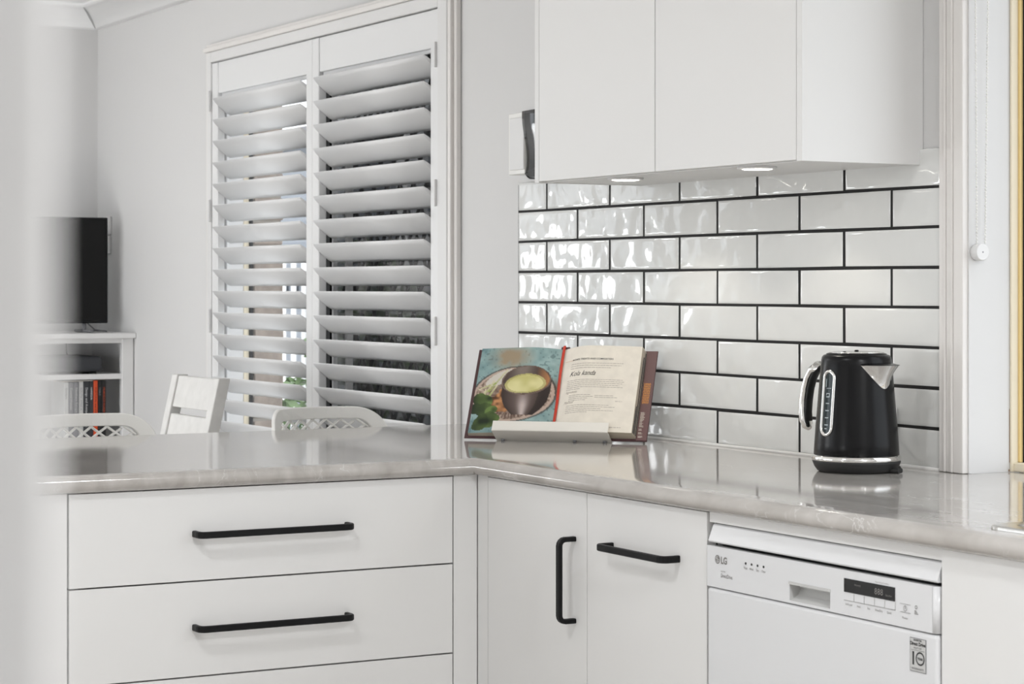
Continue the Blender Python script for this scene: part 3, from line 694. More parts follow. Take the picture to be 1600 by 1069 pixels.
lid = bmesh.new(); lathe(lid, [(0.0575, 0.2230), (0.0575, 0.2248), (0.054, 0.2262), (0.030, 0.2272), (0.008, 0.2276)], KC, 64); lid = obj('lid', lid, 'kettle', t)
a = bmesh.new(); lathe(a, [(0.052, 0.2268), (0.050, 0.2282), (0.044, 0.2288), (0.02, 0.2292), (0.004, 0.2293)], KC, 64); obj('lid_plate', a, 'chrome', lid, label='chrome lid plate')
a = bmesh.new(); tube(a, [KC + Vector((-0.004, 0.003, 0.2290)), KC + Vector((0.002, -0.001, 0.2312))], 0.004, n=8, ry=0.0012); obj('lid_tab', a, 'black', lid)
AS = R(9)                                   # spout direction; gauge a quarter turn to its left, handle opposite
def spout_pt(s, f, d=0.0):
    half = R(40); ang = AS + s * half
    zb = 0.1600 + 0.0445 * (math.sqrt(s * s + .06) - .245) / (math.sqrt(1.06) - .245); z = zb + (0.2045 - zb) * f
    bulge = 0.030 * (f ** 1.5) * (1 - abs(s) ** 1.4) * (1.0 if abs(s) < 1 else 0)
    return KP(ang, z, 0.0012 + bulge + d)
a = bmesh.new(); ns, nf = 36, 10
for lay in (0.0, -0.0022):
    g_ = [[a.verts.new(spout_pt(-1 + 2 * i / ns, j / nf, lay)) for j in range(nf + 1)] for i in range(ns + 1)]
    for i in range(ns):
        for j in range(nf): a.faces.new([g_[i][j], g_[i + 1][j], g_[i + 1][j + 1], g_[i][j + 1]]).smooth = True
obj('spout', a, 'chrome', t, label='chrome V-shaped spout')
a = bmesh.new(); top = [a.verts.new(spout_pt(-1 + 2 * i / ns, 1, 0.0008) + Vector((0, 0, 0.0004))) for i in range(ns + 1)]
top2 = [a.verts.new(KP(AS + (-1 + 2 * i / ns) * R(40), 0.2085, -0.002)) for i in range(ns + 1)]
for i in range(ns): a.faces.new([top[i], top[i + 1], top2[i + 1], top2[i]])
obj('spout_flap', a, 'kettle', t)
AG = R(-85); GW, GZ0, GZ1 = 0.0135, 0.0725, 0.1925
def stadium(wd_, z0, z1, n=12):
    pts = [(wd_ * math.cos(R(180 * k / n)), z1 - wd_ + wd_ * math.sin(R(180 * k / n))) for k in range(n + 1)]
    pts += [(wd_ * math.cos(R(180 + 180 * k / n)), z0 + wd_ + wd_ * math.sin(R(180 + 180 * k / n))) for k in range(n + 1)]
    full_ = []
    for i, p_ in enumerate(pts):
        q_ = pts[(i + 1) % len(pts)]; m_ = max(1, int(math.dist(p_, q_) / 0.008))
        full_ += [(p_[0] + (q_[0] - p_[0]) * k / m_, p_[1] + (q_[1] - p_[1]) * k / m_) for k in range(m_)]
    return full_
def G(s, z, d): return KP(AG + s / KR(z), z, d)
sp = stadium(GW, GZ0, GZ1); a = bmesh.new()
rg = []
for k in range(len(sp)):
    s, z = sp[k]; cxs, czs = (0, min(max(z, GZ0 + GW), GZ1 - GW)); L_ = math.hypot(s - cxs, z - czs) or 1; nx, nz = (s - cxs) / L_, (z - czs) / L_
    rg.append([a.verts.new(G(s + nx * u, z + nz * u, d)) for u, d in ((0.003, -0.0005), (0.0025, 0.0025), (0.0, 0.0036), (-0.0025, 0.0022), (-0.003, -0.0005))])
for k in range(len(rg)):
    for j in range(4): a.faces.new([rg[k][j], rg[(k + 1) % len(rg)][j], rg[(k + 1) % len(rg)][j + 1], rg[k][j + 1]]).smooth = True
gauge = obj('water_gauge', a, 'chrome', t, label='chrome framed water gauge')
a = bmesh.new(); inner = stadium(GW - 0.002, GZ0 + 0.002, GZ1 - 0.002); 
zs = [GZ0 + 0.002 + (GZ1 - GZ0 - 0.004) * k / 30 for k in range(31)]
prev = None
for z in zs:
    wv = GW - 0.002; dz_ = max(0, (GZ0 + GW) - z, z - (GZ1 - GW)); hw = math.sqrt(max(1e-6, wv * wv - min(dz_, wv * .999) ** 2)) if dz_ > 0 else wv
    cur = [a.verts.new(G(-hw + 2 * hw * k / 4, z, 0.0008)) for k in range(5)]
    if prev:
        for k in range(4): a.faces.new([prev[k], prev[k + 1], cur[k + 1], cur[k]]).smooth = True
    prev = cur
obj('gauge_window', a, 'water', gauge)
a = bmesh.new()
def bar(s0, s1, z0, z1): quad(a, G(s0, z0, .0013), G(s1, z0, .0013), G(s1, z1, .0013), G(s0, z1, .0013))
for z in (0.0905, 0.104, 0.1175, 0.131, 0.1435): bar(-0.0035, 0.0055, z, z + 0.0018)
bar(-0.0035, 0.0055, 0.1500, 0.1515); bar(0.004, 0.0055, 0.144, 0.1505); bar(-0.0035, -.002, 0.147, 0.1505); bar(-0.004, 0.008, 0.1600, 0.1608); bar(-0.006, -0.0045, 0.163, 0.178); bar(-0.003, 0.003, 0.0835, 0.085)
obj('gauge_scale', a, 'soft_grey', gauge)
AH = AS + math.pi; d_ = Vector((math.cos(AH), math.sin(AH), 0)); pr_ = []
for r, z in ((0.064, 0.198), (0.080, 0.2020), (0.097, 0.2000), (0.112, 0.190), (0.122, 0.175), (0.129, 0.155), (0.1335, 0.132), (0.1355, 0.110), (0.134, 0.092), (0.1295, 0.080), (0.124, 0.0755)):
    pr_.append(KC + d_ * r + Vector((0, 0, z)))
tang = Vector((-math.sin(AH), math.cos(AH), 0))
a = bmesh.new(); tube(a, pr_, [.015, .0155, .016, .016, .016, .016, .016, .0158, .015, .012, .006], n=16, ry=[.009, .009, .009, .009, .009, .0095, .010, .0105, .0105, .009, .005], up=d_)
hd = obj('handle', a, 'chrome', t, label='chrome loop handle')
a = bmesh.new(); tube(a, [p_ - d_ * 0.0085 - Vector((0, 0, .002)) for p_ in pr_[2:9]], [.010] * 7, n=12, ry=.0035, up=d_); obj('handle_grip', a, 'kettle_dark', hd, label='black inner grip')
a = bmesh.new(); tube(a, [KC + Vector((0.020, 0.070, 0.006)), KC + Vector((0.012, 0.094, 0.004)), KC + Vector((-0.03, 0.105, 0.012)), KC + Vector((-0.080, 0.112, 0.045)), KC + Vector((-0.085, 0.110, 0.060))], 0.0035, n=8)
obj('cord_exit', B(0.074, 0.094, -0.009, 0.009, 0.0008, 0.010, bev=.002, seg=1, mtx=Matrix.Translation(KC) @ Matrix.Rotation(R(24), 4, 'Z')), 'kettle_dark', t)
obj('power_cord', a, 'kettle_dark', t)

# ------------------------------------------------------------------ cookbook on its stand
p0, p1 = Vector((0.165, -0.411, 0.9015)), Vector((0.472, -0.109, 0.9015))
BO = (p0 + p1) / 2; BU = (p1 - p0).normalized(); BN = Vector((BU.y, -BU.x, 0)); th = R(31)
BV = Vector((0, 0, math.cos(th))) - BN * math.sin(th); BW = BU.cross(BV)
if BW.dot(BN) < 0: BW = -BW
HW = (p1 - p0).length / 2; BH = 0.236
def bp_(u, v, w_): return BO + BU * u + BV * v + BW * w_
BM = Matrix((( BU.x, BV.x, BW.x, BO.x), (BU.y, BV.y, BW.y, BO.y), (BU.z, BV.z, BW.z, BO.z), (0, 0, 0, 1)))
st = thing('book_stand', 'white folded metal cookbook stand on the worktop corner', 'book stand', BO)
obj('back_plate', B(-0.13, 0.13, 0.0, 0.20, -0.0045, -0.0025, mtx=BM), 'stand', st)
obj('tray', B(-0.137, 0.135, 0.0, 0.0018, -0.004, 0.0470, mtx=BM), 'stand', st)
obj('lip', B(-0.137, 0.135, 0.0, 0.0255, 0.0455, 0.0470, mtx=BM, bev=.0006, seg=1), 'stand', st)
a = bmesh.new(); tube(a, [bp_(0, 0.17, -0.005), Vector((bp_(0, .17, 0).x - BN.x * 0.0 - 0.0, bp_(0, .17, 0).y, 0.9015)) - BN * 0.02], 0.004, n=8); obj('prop_leg', a, 'stand', st)
for u in (-0.12, 0.12, 0.05):
    a = bmesh.new(); tube(a, [bp_(u, 0.0, 0.006), Vector((bp_(u, 0, .006).x, bp_(u, 0, .006).y, 0.9003))], 0.004, n=8); obj('foot', a, 'mid_grey', st)
bk_ = thing('cookbook', 'open cookbook with a soup photograph and a recipe page on a white stand', 'book', bp_(0, 0.003, 0))
V0 = 0.003
obj('cover', B(-HW, HW, V0, BH, -0.0022, 0.0008, mtx=BM, bev=.0006, seg=1), 'plum', bk_)
GUT = -0.003
def surf(side, f):
    """page profile: f 0 at the gutter .. 1 at the fore edge -> (u, w)"""
    if side < 0: return GUT - f * (HW - 0.012 + GUT), 0.012 + 0.015 * math.sin(min(1, f * 2.2) * math.pi / 2) - 0.013 * f ** 1.5
    return GUT + f * (HW - 0.030 - GUT), 0.012 + 0.024 * math.sin(min(1, f * 2.6) * math.pi / 2) - 0.006 * f ** 2
PV0, PV1 = V0 + 0.006, BH - 0.005
for side in (-1, 1):
    a = bmesh.new(); N = 24; top = []; bot = []
    for i in range(N + 1):
        u, w_ = surf(side, i / N)
        top.append((u, w_ - 0.0004)); bot.append((u + (0.004 if side > 0 else -0.002) * (i / N), 0.001))
    lo = [[a.verts.new(bp_(u, v, w_)) for u, w_ in top + bot[::-1]] for v in (PV0, PV1)]
    n_ = len(lo[0])
    for k in range(n_): a.faces.new([lo[0][k], lo[0][(k + 1) % n_], lo[1][(k + 1) % n_], lo[1][k]])
    for v_i in (0, 1):
        for k in range(N): a.faces.new([lo[v_i][k], lo[v_i][k + 1], lo[v_i][n_ - 2 - k], lo[v_i][n_ - 1 - k]])
    obj('page_block', a, 'paper_edge', bk_)
# printed photograph on the left page (colours of the print itself)
def hsh(i, j): 
    x = math.sin(i * 127.1 + j * 311.7) * 43758.5453; return x - math.floor(x)
def vnoise(x, y):
    i, j = math.floor(x), math.floor(y); fx, fy = x - i, y - j; fx = fx * fx * (3 - 2 * fx); fy = fy * fy * (3 - 2 * fy)
    return (hsh(i, j) * (1 - fx) + hsh(i + 1, j) * fx) * (1 - fy) + (hsh(i, j + 1) * (1 - fx) + hsh(i + 1, j + 1) * fx) * fy
def mixc(a_, b_, f): f = max(0, min(1, f)); return tuple(x + (y - x) * f for x, y in zip(a_, b_))
def lin(r, g, b): return tuple((c / 255 / 12.92 if c / 255 < .04045 else ((c / 255 + .055) / 1.055) ** 2.4) for c in (r, g, b))
def ell(p, q, cx, cy, ax, ay, rot=0):
    x, y = p - cx, (q - cy) * 1.22; c, s = math.cos(rot), math.sin(rot); x, y = x * c + y * s, -x * s + y * c
    return math.hypot(x / ax, y / (ay * 1.22))
def paint(p, q):
    n1 = vnoise(p * 7, q * 8) * .6 + vnoise(p * 19, q * 22) * .4; n2 = vnoise(p * 40 + 9, q * 44)
    c = mixc(lin(104, 136, 138), lin(160, 186, 184), n1 * 1.3 - .1)
    if n2 > .8: c = mixc(c, lin(70, 96, 98), .55)
    d = ell(p, q, .38, .12, .30, .17); c = mixc(c, lin(158, 142, 118), (1.1 - d) * 1.3 * (.1 + n1 * 1.3))
    d = ell(p, q, .93, .47, .16, .12); c = mixc(c, lin(120, 104, 84), (1.1 - d) * 1.2 * (.4 + n1))
    if q > .86: c = mixc(c, lin(62, 100, 104), .3)
    d = ell(p, q, .47, .555, .49, .315, -.12)            # plate
    if d < 1.05: c = mixc(c, lin(60, 44, 38), .75)
    if d < 1.0:
        c = lin(188, 166, 152) if d > .93 else mixc(lin(120, 100, 88), lin(196, 176, 160), vnoise(p * 46, q * 46) * 1.5 - .3)
        if d < .62: c = mixc(c, lin(98, 78, 66), .5)
        if q > .60 and d > .7 and d < .9: c = mixc(c, lin(84, 58, 50), .75 if math.sin(math.atan2(q - .555, p - .47) * 44) > 0 else .1)
    d = ell(p, q, .30, .36, .20, .07, -.5)
    if d < 1: c = lin(206, 200, 190)
    d = ell(p, q, .345, .635, .13, .125)                  # crumbled sugar
    if d + .45 * (vnoise(p * 24, q * 24) - .5) < 1: c = mixc(lin(84, 50, 30), lin(196, 140, 92), vnoise(p * 30 + 3, q * 30) * 1.5 - .25)
    # bowl body
    for k in range(1):
        if .37 < q < .80:
            wd_ = .29 * (1 - (max(0, q - .40) / .47) ** 3.2)
            if abs(p - .615 - .0 * q) < wd_:
                s_ = (p - .615) / wd_
                c = mixc(lin(58, 46, 42), lin(112, 96, 90), 1 - abs(s_ + .1) * 1.2)
                g_ = math.exp(-((s_ + .03) / .22) ** 2) * min(1, max(0, (q - .52) * 6)); c = mixc(c, lin(206, 192, 188), g_ * .85)
                if s_ > .55: c = mixc(c, lin(36, 28, 26), .6)
    d = ell(p, q, .605, .39, .295, .172, -.10)
    if d < 1: c = mixc(lin(126, 108, 98), lin(92, 72, 62), vnoise(p * 20, q * 20))
    if d < .93:
        c = mixc(lin(74, 60, 54), lin(128, 116, 108), math.exp(-((p - .55) / .12) ** 2) * 1.1 * (1 - (q - .25) * 2))
        if p > .72: c = mixc(c, lin(190, 132, 84), min(1, (p - .72) * 7) * .8)
    d = ell(p, q, .60, .43, .245, .115, -.10)
    if d < 1:
        c = mixc(lin(196, 190, 122), lin(222, 216, 160), vnoise(p * 10, q * 14)); 
        if d > .86: c = mixc(c, lin(150, 138, 70), .5)
    # stems and leaves
    for x0_, y0_, x1_, y1_ in ((.36, .27, .17, .52), (.05, .49, .24, .42), (.22, .40, .08, .62), (.26, .45, .17, .60), (.13, .50, .10, .70)):
        dx, dy = x1_ - x0_, y1_ - y0_; tt = max(0, min(1, ((p - x0_) * dx + (q - y0_) * dy) / (dx * dx + dy * dy)))
        if math.hypot(p - x0_ - dx * tt, (q - y0_ - dy * tt) * 1.2) < .011: c = mixc(lin(150, 164, 84), lin(208, 200, 168), 1 - tt)
    for cx, cy, ax, ay, ro, sh in ((.06, .60, .08, .07, .4, 1), (.15, .63, .09, .08, -.6, 1.1), (.04, .72, .07, .07, .2, .5), (.14, .73, .10, .08, -.4, .55), (.24, .74, .08, .05, -.6, 1.5), (.22, .85, .13, .09, -.3, .8), (.13, .88, .09, .10, .5, .5)):
        d = ell(p, q, cx, cy, ax, ay, ro)
        if d + .3 * (vnoise(p * 18 + cx * 50, q * 18) - .5) < 1:
            c = mixc(lin(26, 40, 22), lin(104, 128, 66), (vnoise(p * 15, q * 15) * 1.1 - .15) * sh)
    return c
NU, NV = 120, 130; verts = []; faces = []; cols = []
loc0 = root_loc(bk_)
for j in range(NV + 1):
    q = j / NV
    for i in range(NU + 1):
        f = i / NU; u, w_ = surf(-1, 1 - f if True else f); v = PV1 + (PV0 - PV1) * q
        verts.append(bp_(u, v, w_ + 0.0002) - loc0); cols.append((*paint(f, q), 1.0))
for j in range(NV):
    for i in range(NU): k = j * (NU + 1) + i; faces.append((k, k + NU + 1, k + NU + 2, k + 1))
me = bpy.data.meshes.new('photo_page'); me.from_pydata([tuple(v) for v in verts], [], faces)
ca_ = me.color_attributes.new('Col', 'FLOAT_COLOR', 'POINT'); ca_.data.foreach_set('color', [x for c in cols for x in c])
for p_ in me.polygons: p_.use_smooth = True
me.materials.append(M['photo_print']); o = bpy.data.objects.new('photo_page', me); COL.objects.link(o); o.parent = bk_; o['label'] = 'page printed with a bowl of green soup'
a = bmesh.new(); g_ = []
for i in range(25):
    u, w_ = surf(1, i / 24); g_.append([a.verts.new(bp_(u, v, w_ + 0.0002)) for v in (PV0, PV1)])
for i in range(24): a.faces.new([g_[i][0], g_[i + 1][0], g_[i + 1][1], g_[i][1]]).smooth = True
pg = obj('recipe_page', a, 'paper', bk_, label='cream recipe page with printed text')
PWD = HW - 0.030 - GUT; PHT = PV1 - PV0
def onpage(fx, fy):        # fx, fy: fractions from the page's top left
    def f_(x, y):
        f = fx + x / PWD; u, w_ = surf(1, max(0, min(1, f))); return bp_(u, PV1 - fy * PHT + y, w_ + 0.0006)
    return f_
a = bmesh.new()
add_text(a, "ACHI'S TREATS AND COMFORTERS", 0.0064, onpage(0.14, 0.168), bold=.0001, sx=.92, spacing=1.06)
o = obj('chapter_heading', a, 'dark_print', pg); o['kind'] = 'stuff'; a = bmesh.new()
add_text(a, 'Kola kanda', 0.0175, onpage(0.125, 0.350), shear=.5, sx=.80)
o = obj('recipe_name', a, 'dark_print', pg); o['kind'] = 'stuff'
a = bmesh.new(); add_text(a, 'Ingredients', 0.0085, onpage(0.11, 0.552), shear=.5, sx=.72); add_text(a, 'Method', 0.0092, onpage(0.10, 0.672), shear=.5, sx=.8); add_text(a, 'SERVES 4', 0.0042, onpage(0.75, 0.655))
def line(fx, fy, ln):
    x = 0.0; f_ = onpage(fx, fy)
    while x < ln * PWD:
        wl_ = random.uniform(.003, .010); wl_ = min(wl_, ln * PWD - x)
        if wl_ < .001: break
        quad(a, f_(x, 0), f_(x + wl_, 0), f_(x + wl_, .0011), f_(x, .0011)); x += wl_ + .0014
for k, ln in enumerate((.66, .64, .52)): line(.13, .212 + k * .026, ln)
for k, ln in enumerate((.70, .72, .70, .67, .71, .19)): line(.11, .405 + k * .0215, ln)
for k, ln in enumerate((.28, .31, .25, .22)): line(.16, .582 + k * .0205, ln)
for k, ln in enumerate((.24, .28)): line(.49, .590 + k * .0205, ln)
for k, ln in enumerate((.55, .62, .45, .60, .28)): line(.14, .700 + k * .021, ln)
line(.64, .950, .22)
o = obj('body_text', a, 'faint_print', pg); o['kind'] = 'stuff'
a = bmesh.new(); add_text(a, '~~~~~', 0.008, onpage(0.035, 0.172)); obj('flourish', a, 'gold', pg)['kind'] = 'stuff'
a = bmesh.new(); ff = []
for j in range(13):
    v = PV0 + (BH + 0.003 - PV0) * j / 12; wob = 0.0015 * math.sin(j * .5)
    ff.append([a.verts.new(bp_(GUT - 0.0042 + wob, v, .0150)), a.verts.new(bp_(GUT + wob - .0005, v, .0185)), a.verts.new(bp_(GUT + 0.0030 + wob, v, .0165))])
for j in range(12):
    for k in range(2): a.faces.new([ff[j][k], ff[j][k + 1], ff[j + 1][k + 1], ff[j + 1][k]])
obj('ribbon', a, 'red', bk_, label='red ribbon marker in the gutter')
obj('head_band', B(-0.012, 0.008, BH - .004, BH + .002, 0.001, 0.013, mtx=BM), 'plum', bk_)
u1 = surf(1, 1)[0]
flap = obj('jacket_flap', B(u1 + 0.005, HW - 0.0008, V0 + .002, BH - .001, 0.0009, 0.0022, mtx=BM), 'plum_light', bk_, label='plum jacket flap')
a = bmesh.new()
for i in range(26):
    for j in range(34):
        uu = u1 + 0.0072 + 0.0155 * (i / 25); vv = 0.098 + 0.052 * j / 33
        if abs(math.sin(i * .55 + j * .42)) > .80 or abs(math.sin(i * .55 - j * .42)) > .80:
            quad(a, bp_(uu, vv, .0024), bp_(uu + .0006, vv, .0024), bp_(uu + .0006, vv + .0015, .0024), bp_(uu, vv + .0015, .0024))
o = obj('gold_pattern', a, 'gold', flap); o['kind'] = 'stuff'
a = bmesh.new()
for k in range(22):
    if k in (13, 16, 19): continue
    vv = 0.075 - k * .0030; quad(a, *[bp_(u1 + .008 + x, vv + y, .0024) for x, y in ((0, 0), (random.uniform(.005, .012), 0), (random.uniform(.005, .012), .0011), (0, .0011))])
o = obj('flap_text', a, 'paper', flap); o['kind'] = 'stuff'
a = bmesh.new()
for k, (u_, v1_, w_) in enumerate(((.0018, .07, .026), (.003, .20, .020), (.0045, .215, .012))):
    quad(a, bp_(u1 + u_, PV0 + .002, w_), bp_(u1 + u_ + .0012, PV0 + .002, w_ - .002), bp_(u1 + u_ + .0012, PV0 + v1_, w_ - .002), bp_(u1 + u_, PV0 + v1_, w_))
obj('page_edge', a, 'charcoal', bk_)

# ------------------------------------------------------------------ bar stools behind the peninsula
def stool(yc, label):
    t = thing('bar_stool', label, 'stool', (-0.56, yc, 0), 'white lattice-back stools behind the peninsula')
    hw, zt, zb = 0.160, 0.9425, 0.70
    def bend(s, z, d): return Vector((0.085 * (s / hw) ** 2 + d, s, z))
    def loop(hw_, z0, z1, r0, r1, n=10):
        pts = []
        for cx, cz, s, r in ((hw_ - r1, z1 - r1, 0, r1), (-hw_ + r0, z1 - r0, 90, r0), (-hw_ + r0, z0 + r0, 180, r0), (hw_ - r0, z0 + r0, 270, r0)):
            for k in range(n + 1): q = R(s + 90 * k / n); pts.append((cx + r * math.cos(q), cz + r * math.sin(q)))
        return pts
    def dens(pts):
        out = []
        for i, p_ in enumerate(pts):
            q_ = pts[(i + 1) % len(pts)]
            for k in range(6): out.append((p_[0] + (q_[0] - p_[0]) * k / 6, p_[1] + (q_[1] - p_[1]) * k / 6))
        return out
    o_ = dens(loop(hw, zb, zt, .03, .070)); i_ = dens(loop(hw - .034, zb + .03, zt - .031, .012, .034))
    a = bmesh.new(); secs = []
    for (so, zo), (si, zi) in zip(o_, i_):
        cs = []
        for f, d in ((0, -.006), (.06, -.011), (.94, -.011), (1, -.008), (1, .008), (.94, .011), (.06, .011), (0, .006)):
            cs.append(a.verts.new(bend(so + (si - so) * f, zo + (zi - zo) * f, d)))
        secs.append(cs)
    n = len(secs)
    for k in range(n):
        for j in range(8): a.faces.new([secs[k][j], secs[(k + 1) % n][j], secs[(k + 1) % n][(j + 1) % 8], secs[k][(j + 1) % 8]])
    obj('backrest', a, 'plastic', t, local=True)
    a = bmesh.new(); wi, z0, z1 = hw - .034, zb + .03, zt - .031; sl = 0.81
    for sg in (1, -1):
        k = -10
        while k < 20:
            s0 = -wi + k * .037; pts = []
            for m_ in range(33):
                z = z0 + (z1 - z0) * m_ / 32; s = s0 + sg * (z - z0) / sl
                lim = wi - (0 if z < z1 - .034 else .034 - math.sqrt(max(0, .034 ** 2 - (z - z1 + .034) ** 2)))
                if abs(s) <= lim + .003: pts.append(bend(s, z, 0))
            if len(pts) > 2: tube(a, pts, 0.0031, n=6, ry=.008, up=(1, 0, 0))
            k += 1
    for k in range(0):
        pass
    o = obj('lattice', a, 'plastic', t, local=True, label='open diamond lattice'); o['kind'] = 'stuff'
    a = bmesh.new(); seat = loop(.19, 0, .38, .05, .07)
    lo_ = [[a.verts.new((.02 + z, s, h)) for s, z in seat] for h in (.615, .640)]
    m_ = len(seat)
    for k in range(m_): a.faces.new([lo_[0][k], lo_[0][(k + 1) % m_], lo_[1][(k + 1) % m_], lo_[1][k]])
    a.faces.new(lo_[0]); a.faces.new(lo_[1]); obj('seat', a, 'plastic', t, local=True)
    for sx, sy in ((.05, -.14), (.05, .14), (.34, -.14), (.34, .14)):
        a = bmesh.new(); tube(a, [(sx + (sx - .2) * .25, sy * 1.25, 0), (sx, sy, .616)], [.011, .015], n=10); obj('leg', a, 'plastic', t, local=True)
    for sy in (-.13, .13):
        a = bmesh.new(); tube(a, [(.03, sy, .63), (.028, sy, .705)], .012, n=10); obj('back_post', a, 'plastic', t, local=True)
    a = bmesh.new(); tube(a, [(.36, -.16, .22), (.36, .16, .22)], .008, n=8); obj('footrest', a, 'plastic', t, local=True)
    return t
s1 = stool(-0.456, 'white lattice-back stool behind the worktop in front of the shutters')
s2 = dup(s1); s2.location = (-0.56, -1.083, 0.0); s2['label'] = 'white lattice-back stool at far left in front of the white bookcase'

# ------------------------------------------------------------------ whitewashed dining chair
CT = Vector((-1.537, -0.42, 0.985))
t = thing('dining_chair', 'whitewashed wooden ladder-back chair standing by the shutters', 'chair', (-1.537, -0.75, 0))
ln_ = math.tan(R(12.5))
def lean(x0, x1, d0, d1, z0, z1):
    bm = bmesh.new(); vs = []
    for z in (z0, z1):
        y = CT.y + (z - CT.z) * ln_ * (1 if z > .45 else 1)
        for x, d in ((x0, d0), (x1, d0), (x1, d1), (x0, d1)): vs.append(bm.verts.new((x, y + d, z)))
    for f in ((0, 1, 2, 3), (4, 5, 6, 7), (0, 1, 5, 4), (1, 2, 6, 5), (2, 3, 7, 6), (3, 0, 4, 7)): bm.faces.new([vs[i] for i in f])
    bmesh.ops.bevel(bm, geom=bm.edges[:], offset=.002, segments=1, affect='EDGES'); return bm
for x0, x1 in ((-1.732, -1.690), (-1.386, -1.344)):
    a = lean(x0, x1, 0, .036, .44, .985); yb = CT.y + (.44 - CT.z) * ln_
    box(a, x0, x1, yb, yb + .036, 0, .441); obj('post', a, 'whitewash', t)
for z0, z1 in ((.888, .982), (.775, .868), (.66, .752)): obj('slat', lean(-1.6895, -1.3865, .006, .024, z0, z1), 'whitewash', t)
yb = CT.y + (.44 - CT.z) * ln_
obj('seat', B(-1.74, -1.336, yb - .41, yb + .0, .44, .465, bev=.004, seg=1), 'whitewash', t)
for x in (-1.732, -1.386): obj('leg', B(x, x + .042, yb - .40, yb - .358, 0, .4395, bev=.002, seg=1), 'whitewash', t)
obj('seat_rail', B(-1.69, -1.386, yb - .39, yb - .37, .38, .4395), 'whitewash', t)

# ------------------------------------------------------------------ bookcase, television, books
FX = -3.285
t = thing('bookcase', 'white open bookcase in the far corner under the television', 'bookcase', (-3.49, -0.5, 0))
Y0, Y1 = -1.0, -0.003
obj('top', B(XL + .002, FX + .025, Y0 - .01, -0.0008, 1.0575, 1.0775, bev=.002, seg=1), 'white', t)
for y0, y1 in ((Y1 - .045, Y1), (Y0, Y0 + .045)): obj('post', B(FX - .03, FX, y0, y1, 0, 1.057, bev=.002, seg=1), 'white', t)
for y0, y1 in ((Y1 - .022, Y1 - .004), (Y0 + .004, Y0 + .022)): obj('side_panel', B(XL + .005, FX - .0305, y0, y1, .04, 1.057), 'white', t)
obj('back_panel', B(XL + .003, XL + .0048, Y0, Y1, .04, 1.057), 'white', t)
obj('apron', B(FX - .025, FX - .004, Y0 + .0455, Y1 - .0455, 1.040, 1.057), 'white', t)
for z in (.905, .655, .36, .06): obj('shelf', B(XL + .005, FX - .003, Y0 + .0455, Y1 - .0455, z, z + .019), 'white', t)
t = thing('television', 'black flat television standing on the white bookcase', 'television', (-3.42, -0.42, 1.078))
TY0, TY1 = -0.78, -0.064
obj('casing', B(-3.450, -3.403, TY0, TY1, 1.113, 1.515, bev=.003, seg=1), 'black', t)
obj('screen', B(-3.4045, -3.4005, TY0 + .008, TY1 - .008, 1.125, 1.507), 'screen', t)
a = bmesh.new(); tube(a, [(-3.425, -.15, 1.114), (-3.425, -.15, 1.084)], .008, n=8); tube(a, [(-3.53, -.15, 1.0835), (-3.33, -.15, 1.0835)], .006, n=8); obj('foot', a, 'mid_grey', t)
a = bmesh.new(); tube(a, [(-3.425, -.69, 1.114), (-3.425, -.69, 1.084)], .008, n=8); tube(a, [(-3.53, -.69, 1.0835), (-3.33, -.69, 1.0835)], .006, n=8); obj('foot', a, 'mid_grey', t)
a = bmesh.new(); tube(a, [(-3.47, -.16, 1.2), (-3.475, -.13, 1.12), (-3.45, -.10, 1.087), (-3.40, -.07, 1.0825), (-3.50, -.05, 1.0825), (-3.58, -.1, 1.0825)], .003, n=6); obj('cable', a, 'mid_grey', t)
t = thing('wall_plate', 'white wall plates half hidden behind the television', 'wall plate', (-3.6, -0.002, 1.45))
obj('plate', B(-3.62, -3.545, -.010, -.0008, 1.455, 1.525, bev=.002, seg=1), 'white', t); obj('plate', B(-3.62, -3.55, -.010, -.0008, 1.38, 1.448, bev=.002, seg=1), 'white', t)
t = thing('subwoofer', 'black box with rounded corners on the upper bookcase shelf', 'speaker', (-3.4, -.25, .924))
obj('cabinet', B(-3.60, -3.315, -.37, -.112, .9325, .990, bev=.014, seg=4), 'charcoal', t)
for y in (-.33, -.145): obj('foot', B(-3.56, -3.34, y - .014, y + .014, .9243, .9335), 'black', t)
a = bmesh.new(); tube(a, [(-3.70, -.135, 1.055), (-3.69, -.135, .99), (-3.60, -.135, .97)], .002, n=6); tag(obj('speaker_cable', a, 'black'), 'thin black cable hanging behind the black box on the bookcase', 'cable')
books = [  # spine right edge y, width, height, cloth, lettering, text, label
    (-0.104, .0150, .226, 'ink_black', 'orange', 'MOROCCO ROADS', 'black book with orange title, rightmost of the row on the bookcase'),
    (-0.1200, .0155, .226, 'ink_black', 'mid_grey', 'TABLE', 'black book with faint grey title just right of the orange book'),
    (-0.1365, .0155, .226, 'orange', 'ink_black', 'PORTUGAL and SPAIN', 'orange book standing among the dark books'),
    (-0.1530, .0140, .226, 'charcoal', 'white', 'HARBOUR', 'charcoal book with white title just left of the orange book'),
    (-0.1680, .0225, .226, 'charcoal', 'white', 'Design and Antique allegory', 'thick charcoal book right of the pale grey book'),
    (-0.1915, .0170, .223, 'light_grey', 'mid_grey', 'SOUTH AFRICA', 'pale grey book standing between charcoal books'),
    (-0.2095, .0190, .222, 'mid_grey', 'light_grey', 'Northern Europe', 'dark grey book left of the pale grey book'),
    (-0.2295, .0190, .222, 'mid_grey', 'light_grey', 'Coastal Houses', 'dark grey book near the left of the row'),
    (-0.2495, .0170, .222, 'light_grey', 'mid_grey', 'Gardens', 'pale grey book leftmost of the row on the bookcase')]
